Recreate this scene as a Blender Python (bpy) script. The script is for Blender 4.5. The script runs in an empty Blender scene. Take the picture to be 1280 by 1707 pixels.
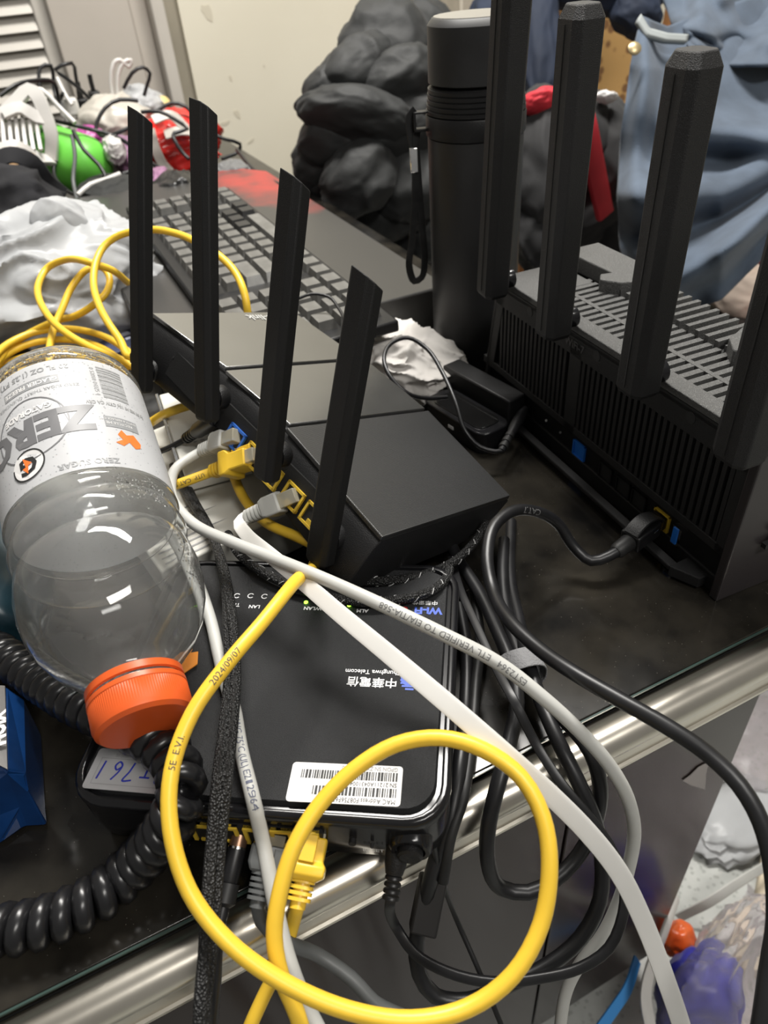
import bpy, bmesh, math, random
from mathutils import Vector, Matrix, noise
random.seed(7)
S = bpy.context.scene
COL = S.collection
PI = math.pi
# ------------------------------------------------------------------ camera
CAMH = 0.31
FPX, CX, CY = 1200.0, 640.0, 853.5
def cam_axes(pitch, roll, yaw):
    f = Vector((math.sin(yaw)*math.cos(pitch), math.cos(yaw)*math.cos(pitch), -math.sin(pitch)))
    r = Vector((math.cos(yaw), -math.sin(yaw), 0)); d = f.cross(r)
    c, s = math.cos(roll), math.sin(roll)
    return c*r+s*d, -s*r+c*d, f
CR, CD, CF = cam_axes(math.radians(38.85), math.radians(5.3), math.radians(22.5))
CAM = Vector((0, 0, CAMH))
cd = bpy.data.cameras.new('camera'); cam = bpy.data.objects.new('camera', cd); COL.objects.link(cam)
m = Matrix.Identity(4)
for i in range(3):
    m[i][0], m[i][1], m[i][2], m[i][3] = CR[i], -CD[i], -CF[i], CAM[i]
cam.matrix_world = m
cd.sensor_fit = 'VERTICAL'; cd.sensor_height = 36.0; cd.lens = 36.0*FPX/1707.0
cd.clip_start = 0.01; cd.clip_end = 50
cd.dof.use_dof = True; cd.dof.focus_distance = 0.36; cd.dof.aperture_fstop = 13.0
S.camera = cam
# ------------------------------------------------------------------ light
w = bpy.data.worlds.new('world'); S.world = w; w.use_nodes = True
bg = w.node_tree.nodes['Background']; bg.inputs[0].default_value = (1.0, 0.97, 0.92, 1); bg.inputs[1].default_value = 0.15
def area(name, loc, target, size, power, col=(1, .97, .92)):
    l = bpy.data.lights.new(name, 'AREA'); l.shape = 'RECTANGLE'; l.size, l.size_y = size; l.energy = power; l.color = col
    o = bpy.data.objects.new(name, l); COL.objects.link(o); o.location = loc
    o.rotation_euler = (Vector(target)-Vector(loc)).to_track_quat('-Z', 'Y').to_euler()
area('ceiling_lamp_light', (0.55, 1.0, 1.75), (0.25, 0.55, 0), (1.1, 0.3), 46)
area('ceiling_lamp_light', (0.4, -0.9, 1.75), (0.2, 0.3, -0.2), (0.9, 0.3), 15)
vs = S.view_settings; vs.view_transform = 'Standard'; vs.look = 'None'; vs.exposure = 0.63; vs.gamma = 1.0; vs.use_curve_mapping = False
# ------------------------------------------------------------------ pixel helpers (photo measurement -> world points)
def ray(x, y): return CR*((x-CX)/FPX)+CD*((y-CY)/FPX)+CF
def PZ(x, y, z=0.0):
    d = ray(x, y); return CAM+d*((z-CAMH)/d.z)
def PY(x, y, Y):
    d = ray(x, y); return CAM+d*(Y/d.y)
def PX(x, y, X):
    d = ray(x, y); return CAM+d*(X/d.x)
def PD(x, y, dep): return CAM+ray(x, y)*dep
# ------------------------------------------------------------------ materials
MATS = {}
def mat(name, col, rough=.5, metal=0, spec=.5, noise_amt=0, noise_scale=40, bump=0, bump_scale=300, col2=None, trans=0, alpha=1, emit=None, ior=1.45, coat=0, sheen=0, speck=None, speck_scale=900, speck_size=.12):
    if name in MATS: return MATS[name]
    M = bpy.data.materials.new(name); M.use_nodes = True; nt = M.node_tree; b = nt.nodes['Principled BSDF']
    c = tuple(col)+(1,)
    b.inputs['Base Color'].default_value = c; b.inputs['Roughness'].default_value = rough; b.inputs['Metallic'].default_value = metal
    b.inputs['Specular IOR Level'].default_value = spec; b.inputs['IOR'].default_value = ior
    b.inputs['Transmission Weight'].default_value = trans; b.inputs['Alpha'].default_value = alpha
    b.inputs['Coat Weight'].default_value = coat; b.inputs['Sheen Weight'].default_value = sheen
    if emit:
        b.inputs['Emission Color'].default_value = tuple(emit[:3])+(1,); b.inputs['Emission Strength'].default_value = emit[3]
    tc = None
    def coords():
        nonlocal tc
        if tc is None: tc = nt.nodes.new('ShaderNodeTexCoord')
        return tc.outputs['Object']
    last = None
    if noise_amt or col2:
        n = nt.nodes.new('ShaderNodeTexNoise'); n.inputs['Scale'].default_value = noise_scale; n.inputs['Detail'].default_value = 6
        nt.links.new(coords(), n.inputs['Vector'])
        r = nt.nodes.new('ShaderNodeValToRGB'); r.color_ramp.elements[0].position = .35; r.color_ramp.elements[1].position = .68
        k = noise_amt
        r.color_ramp.elements[0].color = tuple(max(0, v*(1-k)) for v in col)+(1,)
        r.color_ramp.elements[1].color = (tuple(col2) if col2 else tuple(min(1, v*(1+k)) for v in col))+(1,)
        nt.links.new(n.outputs['Fac'], r.inputs['Fac']); last = r.outputs['Color']
        nt.links.new(last, b.inputs['Base Color'])
    if speck:
        n = nt.nodes.new('ShaderNodeTexVoronoi'); n.inputs['Scale'].default_value = speck_scale
        nt.links.new(coords(), n.inputs['Vector'])
        r = nt.nodes.new('ShaderNodeMath'); r.operation = 'LESS_THAN'; r.inputs[1].default_value = speck_size
        nt.links.new(n.outputs['Distance'], r.inputs[0])
        x = nt.nodes.new('ShaderNodeMix'); x.data_type = 'RGBA'
        nt.links.new(r.outputs[0], x.inputs[0])
        if last: nt.links.new(last, x.inputs[6])
        else: x.inputs[6].default_value = c
        x.inputs[7].default_value = tuple(speck)+(1,)
        nt.links.new(x.outputs[2], b.inputs['Base Color'])
    if bump:
        n = nt.nodes.new('ShaderNodeTexNoise'); n.inputs['Scale'].default_value = bump_scale; n.inputs['Detail'].default_value = 3
        nt.links.new(coords(), n.inputs['Vector'])
        q = nt.nodes.new('ShaderNodeBump'); q.inputs['Strength'].default_value = bump; q.inputs['Distance'].default_value = .001
        nt.links.new(n.outputs['Fac'], q.inputs['Height']); nt.links.new(q.outputs['Normal'], b.inputs['Normal'])
    MATS[name] = M; return M
black = mat('black_plastic', (.010, .010, .0105), .45, spec=.35, bump=.25, bump_scale=1500)
blackm = mat('matte_black_plastic', (.010, .010, .010), .55, spec=.3, bump=.3, bump_scale=2500)
blackg = mat('glossy_black_plastic', (.008, .008, .009), .18)
rubber = mat('black_rubber', (.010, .010, .011), .38, noise_amt=.3, noise_scale=60)
rubber2 = mat('worn_black_rubber', (.012, .012, .012), .5, noise_amt=.4, noise_scale=90)
dusty = mat('dusty_black_plastic', (.022, .022, .024), .5, speck=(.10, .10, .10), speck_scale=260, speck_size=.045, bump=.5, bump_scale=1800)
steel = mat('brushed_steel', (.68, .64, .56), .28, 1, noise_amt=.12, noise_scale=18, bump=.08, bump_scale=60)
chrome = mat('chrome', (.8, .8, .8), .12, 1)
yellow = mat('yellow_cable_jacket', (.76, .49, .04), .38, noise_amt=.06, noise_scale=30)
yellow_d = mat('yellow_port_plastic', (.62, .42, .04), .4)
greyc = mat('light_grey_cable_jacket', (.46, .46, .435), .45, noise_amt=.05)
greyd = mat('dark_grey_cable_jacket', (.10, .105, .105), .45, noise_amt=.1)
whitec = mat('white_flat_cable_jacket', (.66, .65, .62), .4, noise_amt=.03)
white = mat('white_plastic', (.56, .55, .52), .4)
paperw = mat('white_sticker_paper', (.62, .61, .60), .45)
silver_st = mat('silver_sticker', (.42, .42, .43), .35, .25)
ink = mat('black_ink', (.015, .015, .015), .6)
ink_grey = mat('grey_ink', (.28, .28, .28), .6)
ink_blue = mat('blue_pen_ink', (.02, .03, .30), .5)
print_w = mat('white_print', (.75, .75, .75), .5)
# ------------------------------------------------------------------ mesh builder
class MB:
    def __init__(s): s.v = []; s.f = []
    def add(s, vs, fs, M=None):
        o = len(s.v)
        for p in vs:
            p = Vector(p); s.v.append(tuple(M @ p if M is not None else p))
        s.f += [tuple(i+o for i in f) for f in fs]; return s
    def box(s, x0, x1, y0, y1, z0, z1, M=None):
        vs = [(x0, y0, z0), (x1, y0, z0), (x1, y1, z0), (x0, y1, z0), (x0, y0, z1), (x1, y0, z1), (x1, y1, z1), (x0, y1, z1)]
        return s.add(vs, [(3, 2, 1, 0), (4, 5, 6, 7), (0, 1, 5, 4), (1, 2, 6, 5), (2, 3, 7, 6), (3, 0, 4, 7)], M)
    def prism(s, poly, z0, z1, M=None, taper=None):
        n = len(poly); t = taper or poly
        vs = [(x, y, z0) for x, y in poly]+[(x, y, z1) for x, y in t]
        fs = [tuple(range(n-1, -1, -1)), tuple(range(n, 2*n))]+[(i, (i+1) % n, n+(i+1) % n, n+i) for i in range(n)]
        return s.add(vs, fs, M)
    def loft(s, rings, M=None, caps=True, closed=True):
        n = len(rings[0]); vs = [p for r in rings for p in r]; fs = []
        for k in range(len(rings)-1):
            for i in range(n if closed else n-1):
                a, b = k*n+i, k*n+(i+1) % n; fs.append((a, b, b+n, a+n))
        if caps and closed: fs += [tuple(range(n-1, -1, -1)), tuple(range((len(rings)-1)*n, len(rings)*n))]
        return s.add(vs, fs, M)
    def lathe(s, prof, seg=32, M=None, caps=True, wob=None):
        rings = []
        for r, z in prof:
            rings.append([(r*math.cos(2*PI*i/seg)*(wob(i/seg, z) if wob else 1), r*math.sin(2*PI*i/seg)*(wob(i/seg, z) if wob else 1), z) for i in range(seg)])
        return s.loft(rings, M, caps)
    def tube(s, pts, r, seg=12, M=None, flat=None, up=None, caps=True):
        """flat=(half width, half height) gives a ribbon section held level with up"""
        fr = frames(pts, up); rings = []
        for i, (p, t, a, b) in enumerate(fr):
            rr = r(i/(len(fr)-1)) if callable(r) else r
            ring = []
            for k in range(seg):
                th = 2*PI*k/seg
                if flat: q = p+a*(flat[0]*sgnpow(math.cos(th), .35))+b*(flat[1]*sgnpow(math.sin(th), .35))
                else: q = p+a*(rr*math.cos(th))+b*(rr*math.sin(th))
                ring.append(q)
            rings.append(ring)
        return s.loft(rings, M, caps)
    def mesh(s, name, smooth=True, ang=40):
        me = bpy.data.meshes.new(name); me.from_pydata(s.v, [], s.f); me.update()
        bm = bmesh.new(); bm.from_mesh(me); bmesh.ops.recalc_face_normals(bm, faces=bm.faces); bm.to_mesh(me); bm.free()
        if smooth:
            me.polygons.foreach_set('use_smooth', [True]*len(me.polygons)); me.set_sharp_from_angle(angle=math.radians(ang))
        return me
    def build(s, name, m, parent=None, smooth=True, ang=40, bevel=0, bseg=2, M=None):
        return obj(name, s.mesh(name, smooth, ang), m, parent, bevel, bseg, M)
def sgnpow(x, p): return math.copysign(abs(x)**p, x)
def obj(name, me, m, parent=None, bevel=0, bseg=2, M=None):
    o = bpy.data.objects.new(name, me); COL.objects.link(o)
    if m is not None and not me.materials: me.materials.append(m)
    if parent is not None: o.parent = parent
    if M is not None: o.matrix_local = M
    if bevel:
        b = o.modifiers.new('bevel', 'BEVEL'); b.width = bevel; b.segments = bseg; b.limit_method = 'ANGLE'; b.angle_limit = math.radians(40)
    return o
def frames(pts, up=None):
    pts = [Vector(p) for p in pts]; n = len(pts); out = []; b = None
    for i in range(n):
        t = (pts[min(i+1, n-1)]-pts[max(i-1, 0)]).normalized()
        if up is not None:
            a = t.cross(Vector(up)); a = a.normalized() if a.length > 1e-4 else out[-1][2]
            b = a.cross(t).normalized()
        else:
            if b is None:
                b = Vector((0, 0, 1)) if abs(t.z) < .9 else Vector((1, 0, 0))
            b = (b-t*b.dot(t)).normalized(); a = t.cross(b).normalized()
        out.append((pts[i], t, a, b))
    return out
def spline(ctrl, step=.004):
    c = [Vector(p) for p in ctrl]; n = len(c); out = []
    for i in range(n-1):
        p0 = c[i-1] if i else c[0]*2-c[1]; p3 = c[i+2] if i+2 < n else c[-1]*2-c[-2]
        p1, p2 = c[i], c[i+1]
        # centripetal catmull-rom
        t0 = 0; t1 = t0+max((p1-p0).length, 1e-6)**.5; t2 = t1+max((p2-p1).length, 1e-6)**.5; t3 = t2+max((p3-p2).length, 1e-6)**.5
        k = max(2, int((p2-p1).length/step))
        for j in range(k):
            t = t1+(t2-t1)*j/k
            A1 = p0*((t1-t)/(t1-t0))+p1*((t-t0)/(t1-t0)); A2 = p1*((t2-t)/(t2-t1))+p2*((t-t1)/(t2-t1)); A3 = p2*((t3-t)/(t3-t2))+p3*((t-t2)/(t3-t2))
            B1 = A1*((t2-t)/(t2-t0))+A2*((t-t0)/(t2-t0)); B2 = A2*((t3-t)/(t3-t1))+A3*((t-t1)/(t3-t1))
            out.append(B1*((t2-t)/(t2-t1))+B2*((t-t1)/(t2-t1)))
    out.append(c[-1]); return out
def pts3(lst):
    """(x,y,z) photo point at height z ; (x,y,'y',Y) at depth plane Y ; (x,y,'d',dep) at distance dep ; Vector stays"""
    o = []
    for q in lst:
        if isinstance(q, Vector): o.append(q)
        elif len(q) == 3: o.append(PZ(*q))
        elif q[2] == 'y': o.append(PY(q[0], q[1], q[3]))
        elif q[2] == 'x': o.append(PX(q[0], q[1], q[3]))
        else: o.append(PD(q[0], q[1], q[3]))
    return o
def rrect(w, h, r, seg=6, cx=0, cy=0):
    out = []
    for (sx, sy, a0) in ((1, 1, 0), (-1, 1, 90), (-1, -1, 180), (1, -1, 270)):
        for k in range(seg+1):
            a = math.radians(a0+90*k/seg); out.append((cx+sx*(w/2-r)+r*math.cos(a), cy+sy*(h/2-r)+r*math.sin(a)))
    return out
def frame(origin, x, y, z=None):
    x = Vector(x).normalized(); y = Vector(y); y = (y-x*y.dot(x)).normalized(); z = x.cross(y)
    M = Matrix.Identity(4)
    for i in range(3): M[i][0], M[i][1], M[i][2], M[i][3] = x[i], y[i], z[i], origin[i]
    return M
def axis_frame(origin, zdir, xhint=(1, 0, 0)):
    z = Vector(zdir).normalized(); x = Vector(xhint); x = (x-z*x.dot(z)).normalized(); y = z.cross(x)
    M = Matrix.Identity(4)
    for i in range(3): M[i][0], M[i][1], M[i][2], M[i][3] = x[i], y[i], z[i], origin[i]
    return M
T = Matrix.Translation
def tag(o, label, cat, group=None, kind=None):
    if label: o['label'] = label
    if cat: o['category'] = cat
    if group: o['group'] = group
    if kind: o['kind'] = kind
    return o
def thing(name, label, cat, M=None, group=None):
    o = bpy.data.objects.new(name, None); COL.objects.link(o); o.empty_display_size = .02
    if M is not None: o.matrix_world = M
    return tag(o, label, cat, group)
def structure(o): o['kind'] = 'structure'; return o
def text_mesh(s, size=1.0, align='CENTER', extrude=0, bold=0):
    c = bpy.data.curves.new('txt', 'FONT'); c.body = s; c.size = size; c.align_x = align; c.align_y = 'CENTER'; c.extrude = extrude; c.offset = bold; c.resolution_u = 2
    o = bpy.data.objects.new('txt', c); COL.objects.link(o); bpy.context.view_layer.update()
    me = bpy.data.meshes.new_from_object(o.evaluated_get(bpy.context.evaluated_depsgraph_get()))
    bpy.data.objects.remove(o); bpy.data.curves.remove(c); me.materials.clear(); return me
def lettering(name, s, size, m, parent, M, align='CENTER', bold=0, sx=1.0):
    me = text_mesh(s, size, align, bold=bold)
    if sx != 1.0:
        for v in me.vertices: v.co.x *= sx
    return obj(name, me, m, parent, M=M)
def fbm(p, s=1, o=3):
    return noise.fractal(Vector(p)*s, 1.0, 2.0, o)
# ================================================================== setting
FLOORZ = -0.75
floor_m = mat('terrazzo_floor', (.40, .41, .39), .35, noise_amt=.12, noise_scale=25, speck=(.30, .31, .29), speck_scale=120, speck_size=.3)
wall_m = mat('cream_wall_paint', (.69, .65, .53), .7, noise_amt=.05, noise_scale=3, col2=(.71, .675, .56), bump=.1, bump_scale=40)
wallw_m = mat('off_white_paint', (.46, .42, .37), .6, noise_amt=.06, noise_scale=4)
louver_m = mat('louver_white_paint', (.52, .49, .44), .45, noise_amt=.04, noise_scale=12)
structure(MB().box(-3, 3.3, -2.2, 3.2, FLOORZ-.05, FLOORZ).build('floor', floor_m))
structure(MB().box(3.2, 3.3, -2.2, 1.88, FLOORZ, 1.9).build('wall_right', wall_m))
# cream wall behind the desk, its left end stops at the door trim
WY = 1.78
def wx(px, py): return PY(px, py, WY).x
wb_ = structure(MB().box(.392, 3.2, WY, WY+.1, FLOORZ, 1.9).build('wall_back', wall_m))
structure(MB().box(.362, .392, WY+.012, WY+.1, FLOORZ, 1.9).build('trim_2', mat('shadow_gap_reveal', (.27, .245, .19), .8, noise_amt=.1, noise_scale=8)))  # recessed return, coloured darker for the shade of the shadow gap
scm = mat('wall_scuff_mark', (.56, .52, .415), .9)
for (px, py, sx, sy, rz) in ((345, 20, .010, .016, .3), (395, 190, .006, .010, .4), (375, 205, .012, .004, .2), (384, 130, .003, .006, .2), (418, 235, .010, .003, .5), (440, 110, .002, .003, 0)):
    c = PY(px, py, WY); n_ = 9
    MB().prism([(sx*math.cos(2*PI*k/n_)*(1+.3*math.sin(k*2.3)), sy*math.sin(2*PI*k/n_)*(1+.3*math.cos(k*1.7))) for k in range(n_)], 0, .0006, M=T((c.x, WY, c.z)) @ Matrix.Rotation(PI/2, 4, 'X') @ Matrix.Rotation(rz, 4, 'Z')).build('scuff_mark', scm, wb_, smooth=False)
structure(MB().box(-3, .30, WY+.16, WY+.26, FLOORZ, 1.9).build('wall_left', wallw_m))
tr = structure(MB().box(.335, .362, WY-.012, WY+.1, FLOORZ, 1.9).build('trim_1', louver_m, bevel=.003))
MB().box(.30, .335, WY+.03, WY+.2, FLOORZ, 1.9).build('jamb', wallw_m, tr, bevel=.003)
# dirt marks on the cream wall
# louvered door
dr = bpy.data.objects.new('door_1', None); COL.objects.link(dr); structure(dr)
DY = WY+.06
DXL, DXR = -.12, .12
dr.location = (DXR, DY, FLOORZ); dr.rotation_euler = (0, 0, math.radians(-4))
def lx(x): return x-DXR
MB().box(.0, .045, -.015, .02, 0, 2.4).build('stile', louver_m, dr, bevel=.004)
MB().box(lx(DXL), lx(DXL)+.05, -.015, .02, 0, 2.4).build('stile', louver_m, dr, bevel=.004)
MB().box(lx(DXL)+.05, 0, .012, .02, 0, 2.4).build('backing_board', wallw_m, dr)
sl = MB(); sl.prism([(-.015, -.0150), (-.010, -.0150), (.006, .0132), (.001, .0132)], lx(DXL)+.05, 0, M=Matrix(((0, 0, 1, 0), (1, 0, 0, 0), (0, 1, 0, 0), (0, 0, 0, 1))))
slme = sl.mesh('slat', smooth=False); slme.materials.append(louver_m)
for k in range(24):
    obj('slat', slme, None, dr, M=T((0, .0, .60+.0285*k)))
# side panel of the wardrobe between louver door and trim
structure(MB().box(.146, .30, WY+.02, WY+.16, FLOORZ, 1.9).build('wall_side', wallw_m, bevel=.003))
# ================================================================== desk
DEX0, DEX1, DEY0, DEY1 = -1.1, .40, .158, 1.70
desk = thing('desk', 'stainless steel edged desk with black glass top and brown front panel', 'desk', T((0, 0, FLOORZ)))
dz = -FLOORZ
gl = mat('black_desk_glass', (.009, .0085, .008), .10, noise_amt=.5, noise_scale=22, col2=(.026, .023, .018), speck=(.15, .14, .12), speck_scale=330, speck_size=.055, spec=.4)
# dusty streaks raise roughness
nt = gl.node_tree; b = nt.nodes['Principled BSDF']; n = nt.nodes.new('ShaderNodeTexNoise'); n.inputs['Scale'].default_value = 14; n.inputs['Detail'].default_value = 8
tcn = nt.nodes.new('ShaderNodeTexCoord'); nt.links.new(tcn.outputs['Object'], n.inputs['Vector'])
mr = nt.nodes.new('ShaderNodeMapRange'); mr.inputs[1].default_value = .35; mr.inputs[2].default_value = .7; mr.inputs[3].default_value = .08; mr.inputs[4].default_value = .20
nt.links.new(n.outputs['Fac'], mr.inputs[0]); nt.links.new(mr.outputs[0], b.inputs['Roughness'])
glass_edge = mat('green_glass_edge', (.032, .055, .048), .15)
brown = mat('dark_brown_laminate', (.024, .0155, .014), .16, spec=.32, noise_amt=.15, noise_scale=6)
MB().box(DEX0, DEX1-.004, DEY0, DEY1, dz-.006, dz).build('glass_top', gl, desk, bevel=.0006)
MB().box(DEX0, DEX1-.004, DEY0-.0010, DEY0-.0001, dz-.0018, dz-.0006).build('glass_edge_strip', glass_edge, desk)
# bullnose steel rail along the front (profile in y,z)
def rail_profile():
    pr = [(DEY0-.0014, dz-.0045)]
    for k in range(11):
        a = math.radians(60+ (270-60)*k/10); pr.append((DEY0-.0105+.0088*math.cos(a)*1.0, dz-.0100+.0088*math.sin(a)))
    pr += [(DEY0-.0125, dz-.019), (DEY0-.0125, dz-.0195), (DEY0-.011, dz-.020), (DEY0-.011, dz-.040), (DEY0-.0125, dz-.0405), (DEY0-.0125, dz-.0425), (DEY0-.0025, dz-.0425)]
    return pr
Mx = Matrix(((0, 0, 1, 0), (1, 0, 0, 0), (0, 1, 0, 0), (0, 0, 0, 1)))
MB().prism(rail_profile(), DEX0, DEX1, M=Mx).build('steel_edge_rail', steel, desk, ang=25)
MB().box(DEX0, DEX1, DEY0-.002, DEY1, dz-.045, dz-.0065).build('top_frame', blackm, desk)
FPY = .200
MB().box(DEX0, -.30, FPY, FPY+.018, .06, dz-.045).build('front_panel', brown, desk, bevel=.001)
MB().box(-.297, .205, FPY, FPY+.018, .06, dz-.045).build('front_panel', brown, desk, bevel=.001)
MB().box(.208, .386, FPY, FPY+.018, .06, dz-.045).build('front_panel', brown, desk, bevel=.001)
MB().box(.37, .386, FPY+.019, DEY1-.05, .0, dz-.045).build('side_panel', brown, desk, bevel=.001)
MB().box(DEX0, .37, FPY+.03, FPY+.05, 0, .06).build('plinth', blackm, desk)
MB().box(DEX0, DEX1-.02, DEY1-.04, DEY1-.02, 0, dz-.045).build('back_panel', brown, desk)
# torn paper scrap glued on the front panel
scrap = MB(); q = [PY(x, y, FPY-.0008) for x, y in ((1180, 1270), (1176, 1290), (1174, 1315), (1150, 1308), (1138, 1301), (1150, 1292), (1163, 1279))]
scrap.add([tuple(p) for p in q]+[(p.x, p.y-.0006, p.z) for p in q], [tuple(range(7)), tuple(range(13, 6, -1))]+[(i, (i+1) % 7, 7+(i+1) % 7, 7+i) for i in range(7)])
tag(scrap.build('paper_scrap', mat('torn_paper', (.33, .30, .29), .6), smooth=False), 'small torn grey paper scrap stuck to brown desk front panel', 'paper')
# ================================================================== modem (ONT)
MF = PZ(725, 1352, .038); ML = PZ(130, 1312, .038)
ex = (MF-ML).normalized(); ey = Vector((-ex.y, ex.x, 0))
ow, od = .150, .137
mc = (MF+ML)/2+ey*(od/2)
MO = frame((mc.x, mc.y, 0), ex, ey)
modem = thing('modem', 'black fibre modem box with white barcode sticker at the desk edge', 'modem', MO)
mtop = mat('modem_top_plate', (.0185, .019, .020), .42, spec=.35, bump=.6, bump_scale=2600, speck=(.16, .16, .16), speck_scale=330, speck_size=.035)
OW, OD = ow+.013, od+.013
b_ = MB()
rings = []
for (dw, z, r) in ((-.012, .003, .012), (-.005, .006, .015), (-.002, .018, .0165), (-.001, .031, .017), (0, .034, .018), (-.001, .0362, .0175), (-.004, .0372, .0165), (-.007, .0368, .0155), (-.0085, .0350, .015)):
    rings.append([(x, y, z) for x, y in rrect(OW+dw, OD+dw, r)])
b_.loft(rings).build('case', blackg, modem, ang=50)
MB().prism(rrect(ow+.001, od+.001, .013), .035, .0378, taper=rrect(ow-.0005, od-.0005, .0125)).build('top_plate', mtop, modem, ang=30)
for sx in (-1, 1):
    for sy in (-1, 1):
        MB().lathe([(.007, 0), (.008, .001), (.008, .0045)], 16, T((sx*(OW/2-.022), sy*(OD/2-.022), 0))).build('foot', rubber, modem)
MZ = .0379
def mpt(x, y, z=.038):
    p = MO.inverted() @ PZ(x, y, z); return p.x, p.y
# front face ports
fy = -OD/2
fm = Matrix(((1, 0, 0, 0), (0, 0, 1, 0), (0, 1, 0, 0), (0, 0, 0, 1)))
def fx(x, y=1380):
    p = MO.inverted() @ PZ(x, y, .026); return p.x
x0, x1 = fx(312), fx(540)
MB().box(x0, x1, fy-.0012, fy+.01, .017, .0285).build('port_block', blackm, modem)
np_ = 5; pw = (x1-x0)/np_
for k in range(np_):
    a = x0+pw*k+.0012; c = a+pw-.0024
    p = MB(); p.box(a, c, fy-.002, fy+.0, .027, .0285); p.box(a, a+.0016, fy-.002, fy, .0165, .027); p.box(c-.0016, c, fy-.002, fy, .0165, .027); p.box(a+.003, c-.003, fy-.002, fy, .0165, .018)
    p.build('network_port', yellow_d, modem, smooth=False)
MB().box(x0-.006, x0-.002, fy-.0012, fy+.01, .015, .025).build('phone_port', mat('blue_port', (.03, .12, .45), .4), modem)
MB().lathe([(.0016, 0), (.0016, .002)], 12, Matrix.Translation((fx(588), fy+.0005, .022)) @ Matrix.Rotation(PI/2, 4, 'X')).build('round_port', blackm, modem)
MB().lathe([(.0007, 0), (.0007, .0016)], 10, Matrix.Translation((fx(620), fy+.0003, .020)) @ Matrix.Rotation(PI/2, 4, 'X')).build('reset_hole', ink, modem)
lettering('lettering', 'RESET', .0034, print_w, modem, Matrix.Translation((fx(621), fy-.0003, .0155)) @ Matrix.Rotation(PI/2, 4, 'X') @ Matrix.Scale(1, 4))
bx = OW/2-.016
MB().lathe([(.0088, -.006), (.0088, .003), (.0078, .0042), (.0062, .0042), (.0062, .002)], 28, Matrix.Translation((bx, fy+.002, .0205)) @ Matrix.Rotation(PI/2, 4, 'X')).build('button_bezel', blackg, modem)
MB().lathe([(.0052, 0), (.0052, .0062), (.0042, .0070), (.0005, .0066)], 24, Matrix.Translation((bx, fy+.002, .0205)) @ Matrix.Rotation(PI/2, 4, 'X')).build('power_button', black, modem)
# side vent ribs
rb = MB().box(-.0006, .0012, -.0011, .0011, .009, .030).mesh('vent_rib', False); rb.materials.append(blackg)
for k in range(14):
    obj('vent_rib', rb, None, modem, M=T((OW/2-.0035, -.045+.0068*k, 0)))
# stickers
def sticker(name, corners, m, z=.0378, r=.0015):
    P = [mpt(*c) for c in corners]
    p0, px_, py_ = Vector((*P[0], z)), Vector((*P[1], z)), Vector((*P[2], z))
    X = (px_-p0); Y = (py_-p0); w_, h_ = X.length, Y.length
    F = frame(p0+(X+Y)/2, X, Y)
    MB().prism(rrect(w_, h_, r, 3), -.0001, .00025).build(name, m, modem, smooth=False, M=F)
    return F, w_, h_
# barcode sticker: corners given upside down as printed (writing faces away from us)
F, sw, sh = sticker('barcode_sticker', ((671, 1278), (488, 1270), (668, 1345)), paperw)
F = F @ T((0, 0, .0004))
def barcode(F, x0, x1, y0, y1, parent, seed, name='barcode'):
    rnd = random.Random(seed); m_ = MB(); x = x0
    while x < x1:
        w_ = rnd.choice((.0004, .0004, .0007, .0010)); m_.add([(x, y0, 0), (min(x+w_, x1), y0, 0), (min(x+w_, x1), y1, 0), (x, y1, 0)], [(0, 1, 2, 3)]); x += w_+rnd.choice((.0003, .0004, .0006))
    return m_.build(name, ink, parent, smooth=False, M=F)
sy_ = sh/2
lettering('lettering', 'MAC Address:F08756F6B1C0', sh*.17, ink, modem, F @ T((-sw/2+.002, sy_-sh*.10, 0)), 'LEFT', sx=.82)
barcode(F, -sw/2+.002, sw/2-.010, sy_-sh*.42, sy_-sh*.20, modem, 3)
lettering('lettering', 'SN:21211A0431004057', sh*.15, ink, modem, F @ T((-sw/2+.002, sy_-sh*.51, 0)), 'LEFT', sx=.9)
barcode(F, -sw/2+.002, sw/2-.004, sy_-sh*.82, sy_-sh*.60, modem, 5)
lettering('lettering', 'GPON SN:ZYXE8F56870', sh*.15, ink_grey, modem, F @ T((-sw/2+.002, sy_-sh*.91, 0)), 'LEFT', sx=.85)
F, sw, sh = sticker('handwritten_sticker', ((331, 1260), (160, 1247), (322, 1328)), silver_st)
F = F @ T((0, 0, .0004))
bd = MB()
for (a, b2, c, d) in ((-sw/2+.003, sw/2-.003, -sh/2+.0045, -sh/2+.0048), (-sw/2+.003, sw/2-.003, sh/2-.0025, sh/2-.0022), (-sw/2+.003, -sw/2+.0033, -sh/2+.0045, sh/2-.0022), (sw/2-.0033, sw/2-.003, -sh/2+.0045, sh/2-.0022)):
    bd.add([(a, c, 0), (b2, c, 0), (b2, d, 0), (a, d, 0)], [(0, 1, 2, 3)])
bd.build('printed_border', ink_grey, modem, smooth=False, M=F)
lettering('lettering', '中華電信股份有限公司設備', .0022, ink_grey, modem, F @ T((.002, -sh/2+.0028, 0)))
def pen(strokes, F, parent, r=.00042, name='handwriting'):
    m_ = MB()
    for st in strokes: m_.tube(spline([(x, y, 0) for x, y in st], .0006), r, 6)
    o = m_.build(name, ink_blue, parent, M=F @ Matrix.Diagonal((1, 1, .25, 1))); return o
u = .0052
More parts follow.
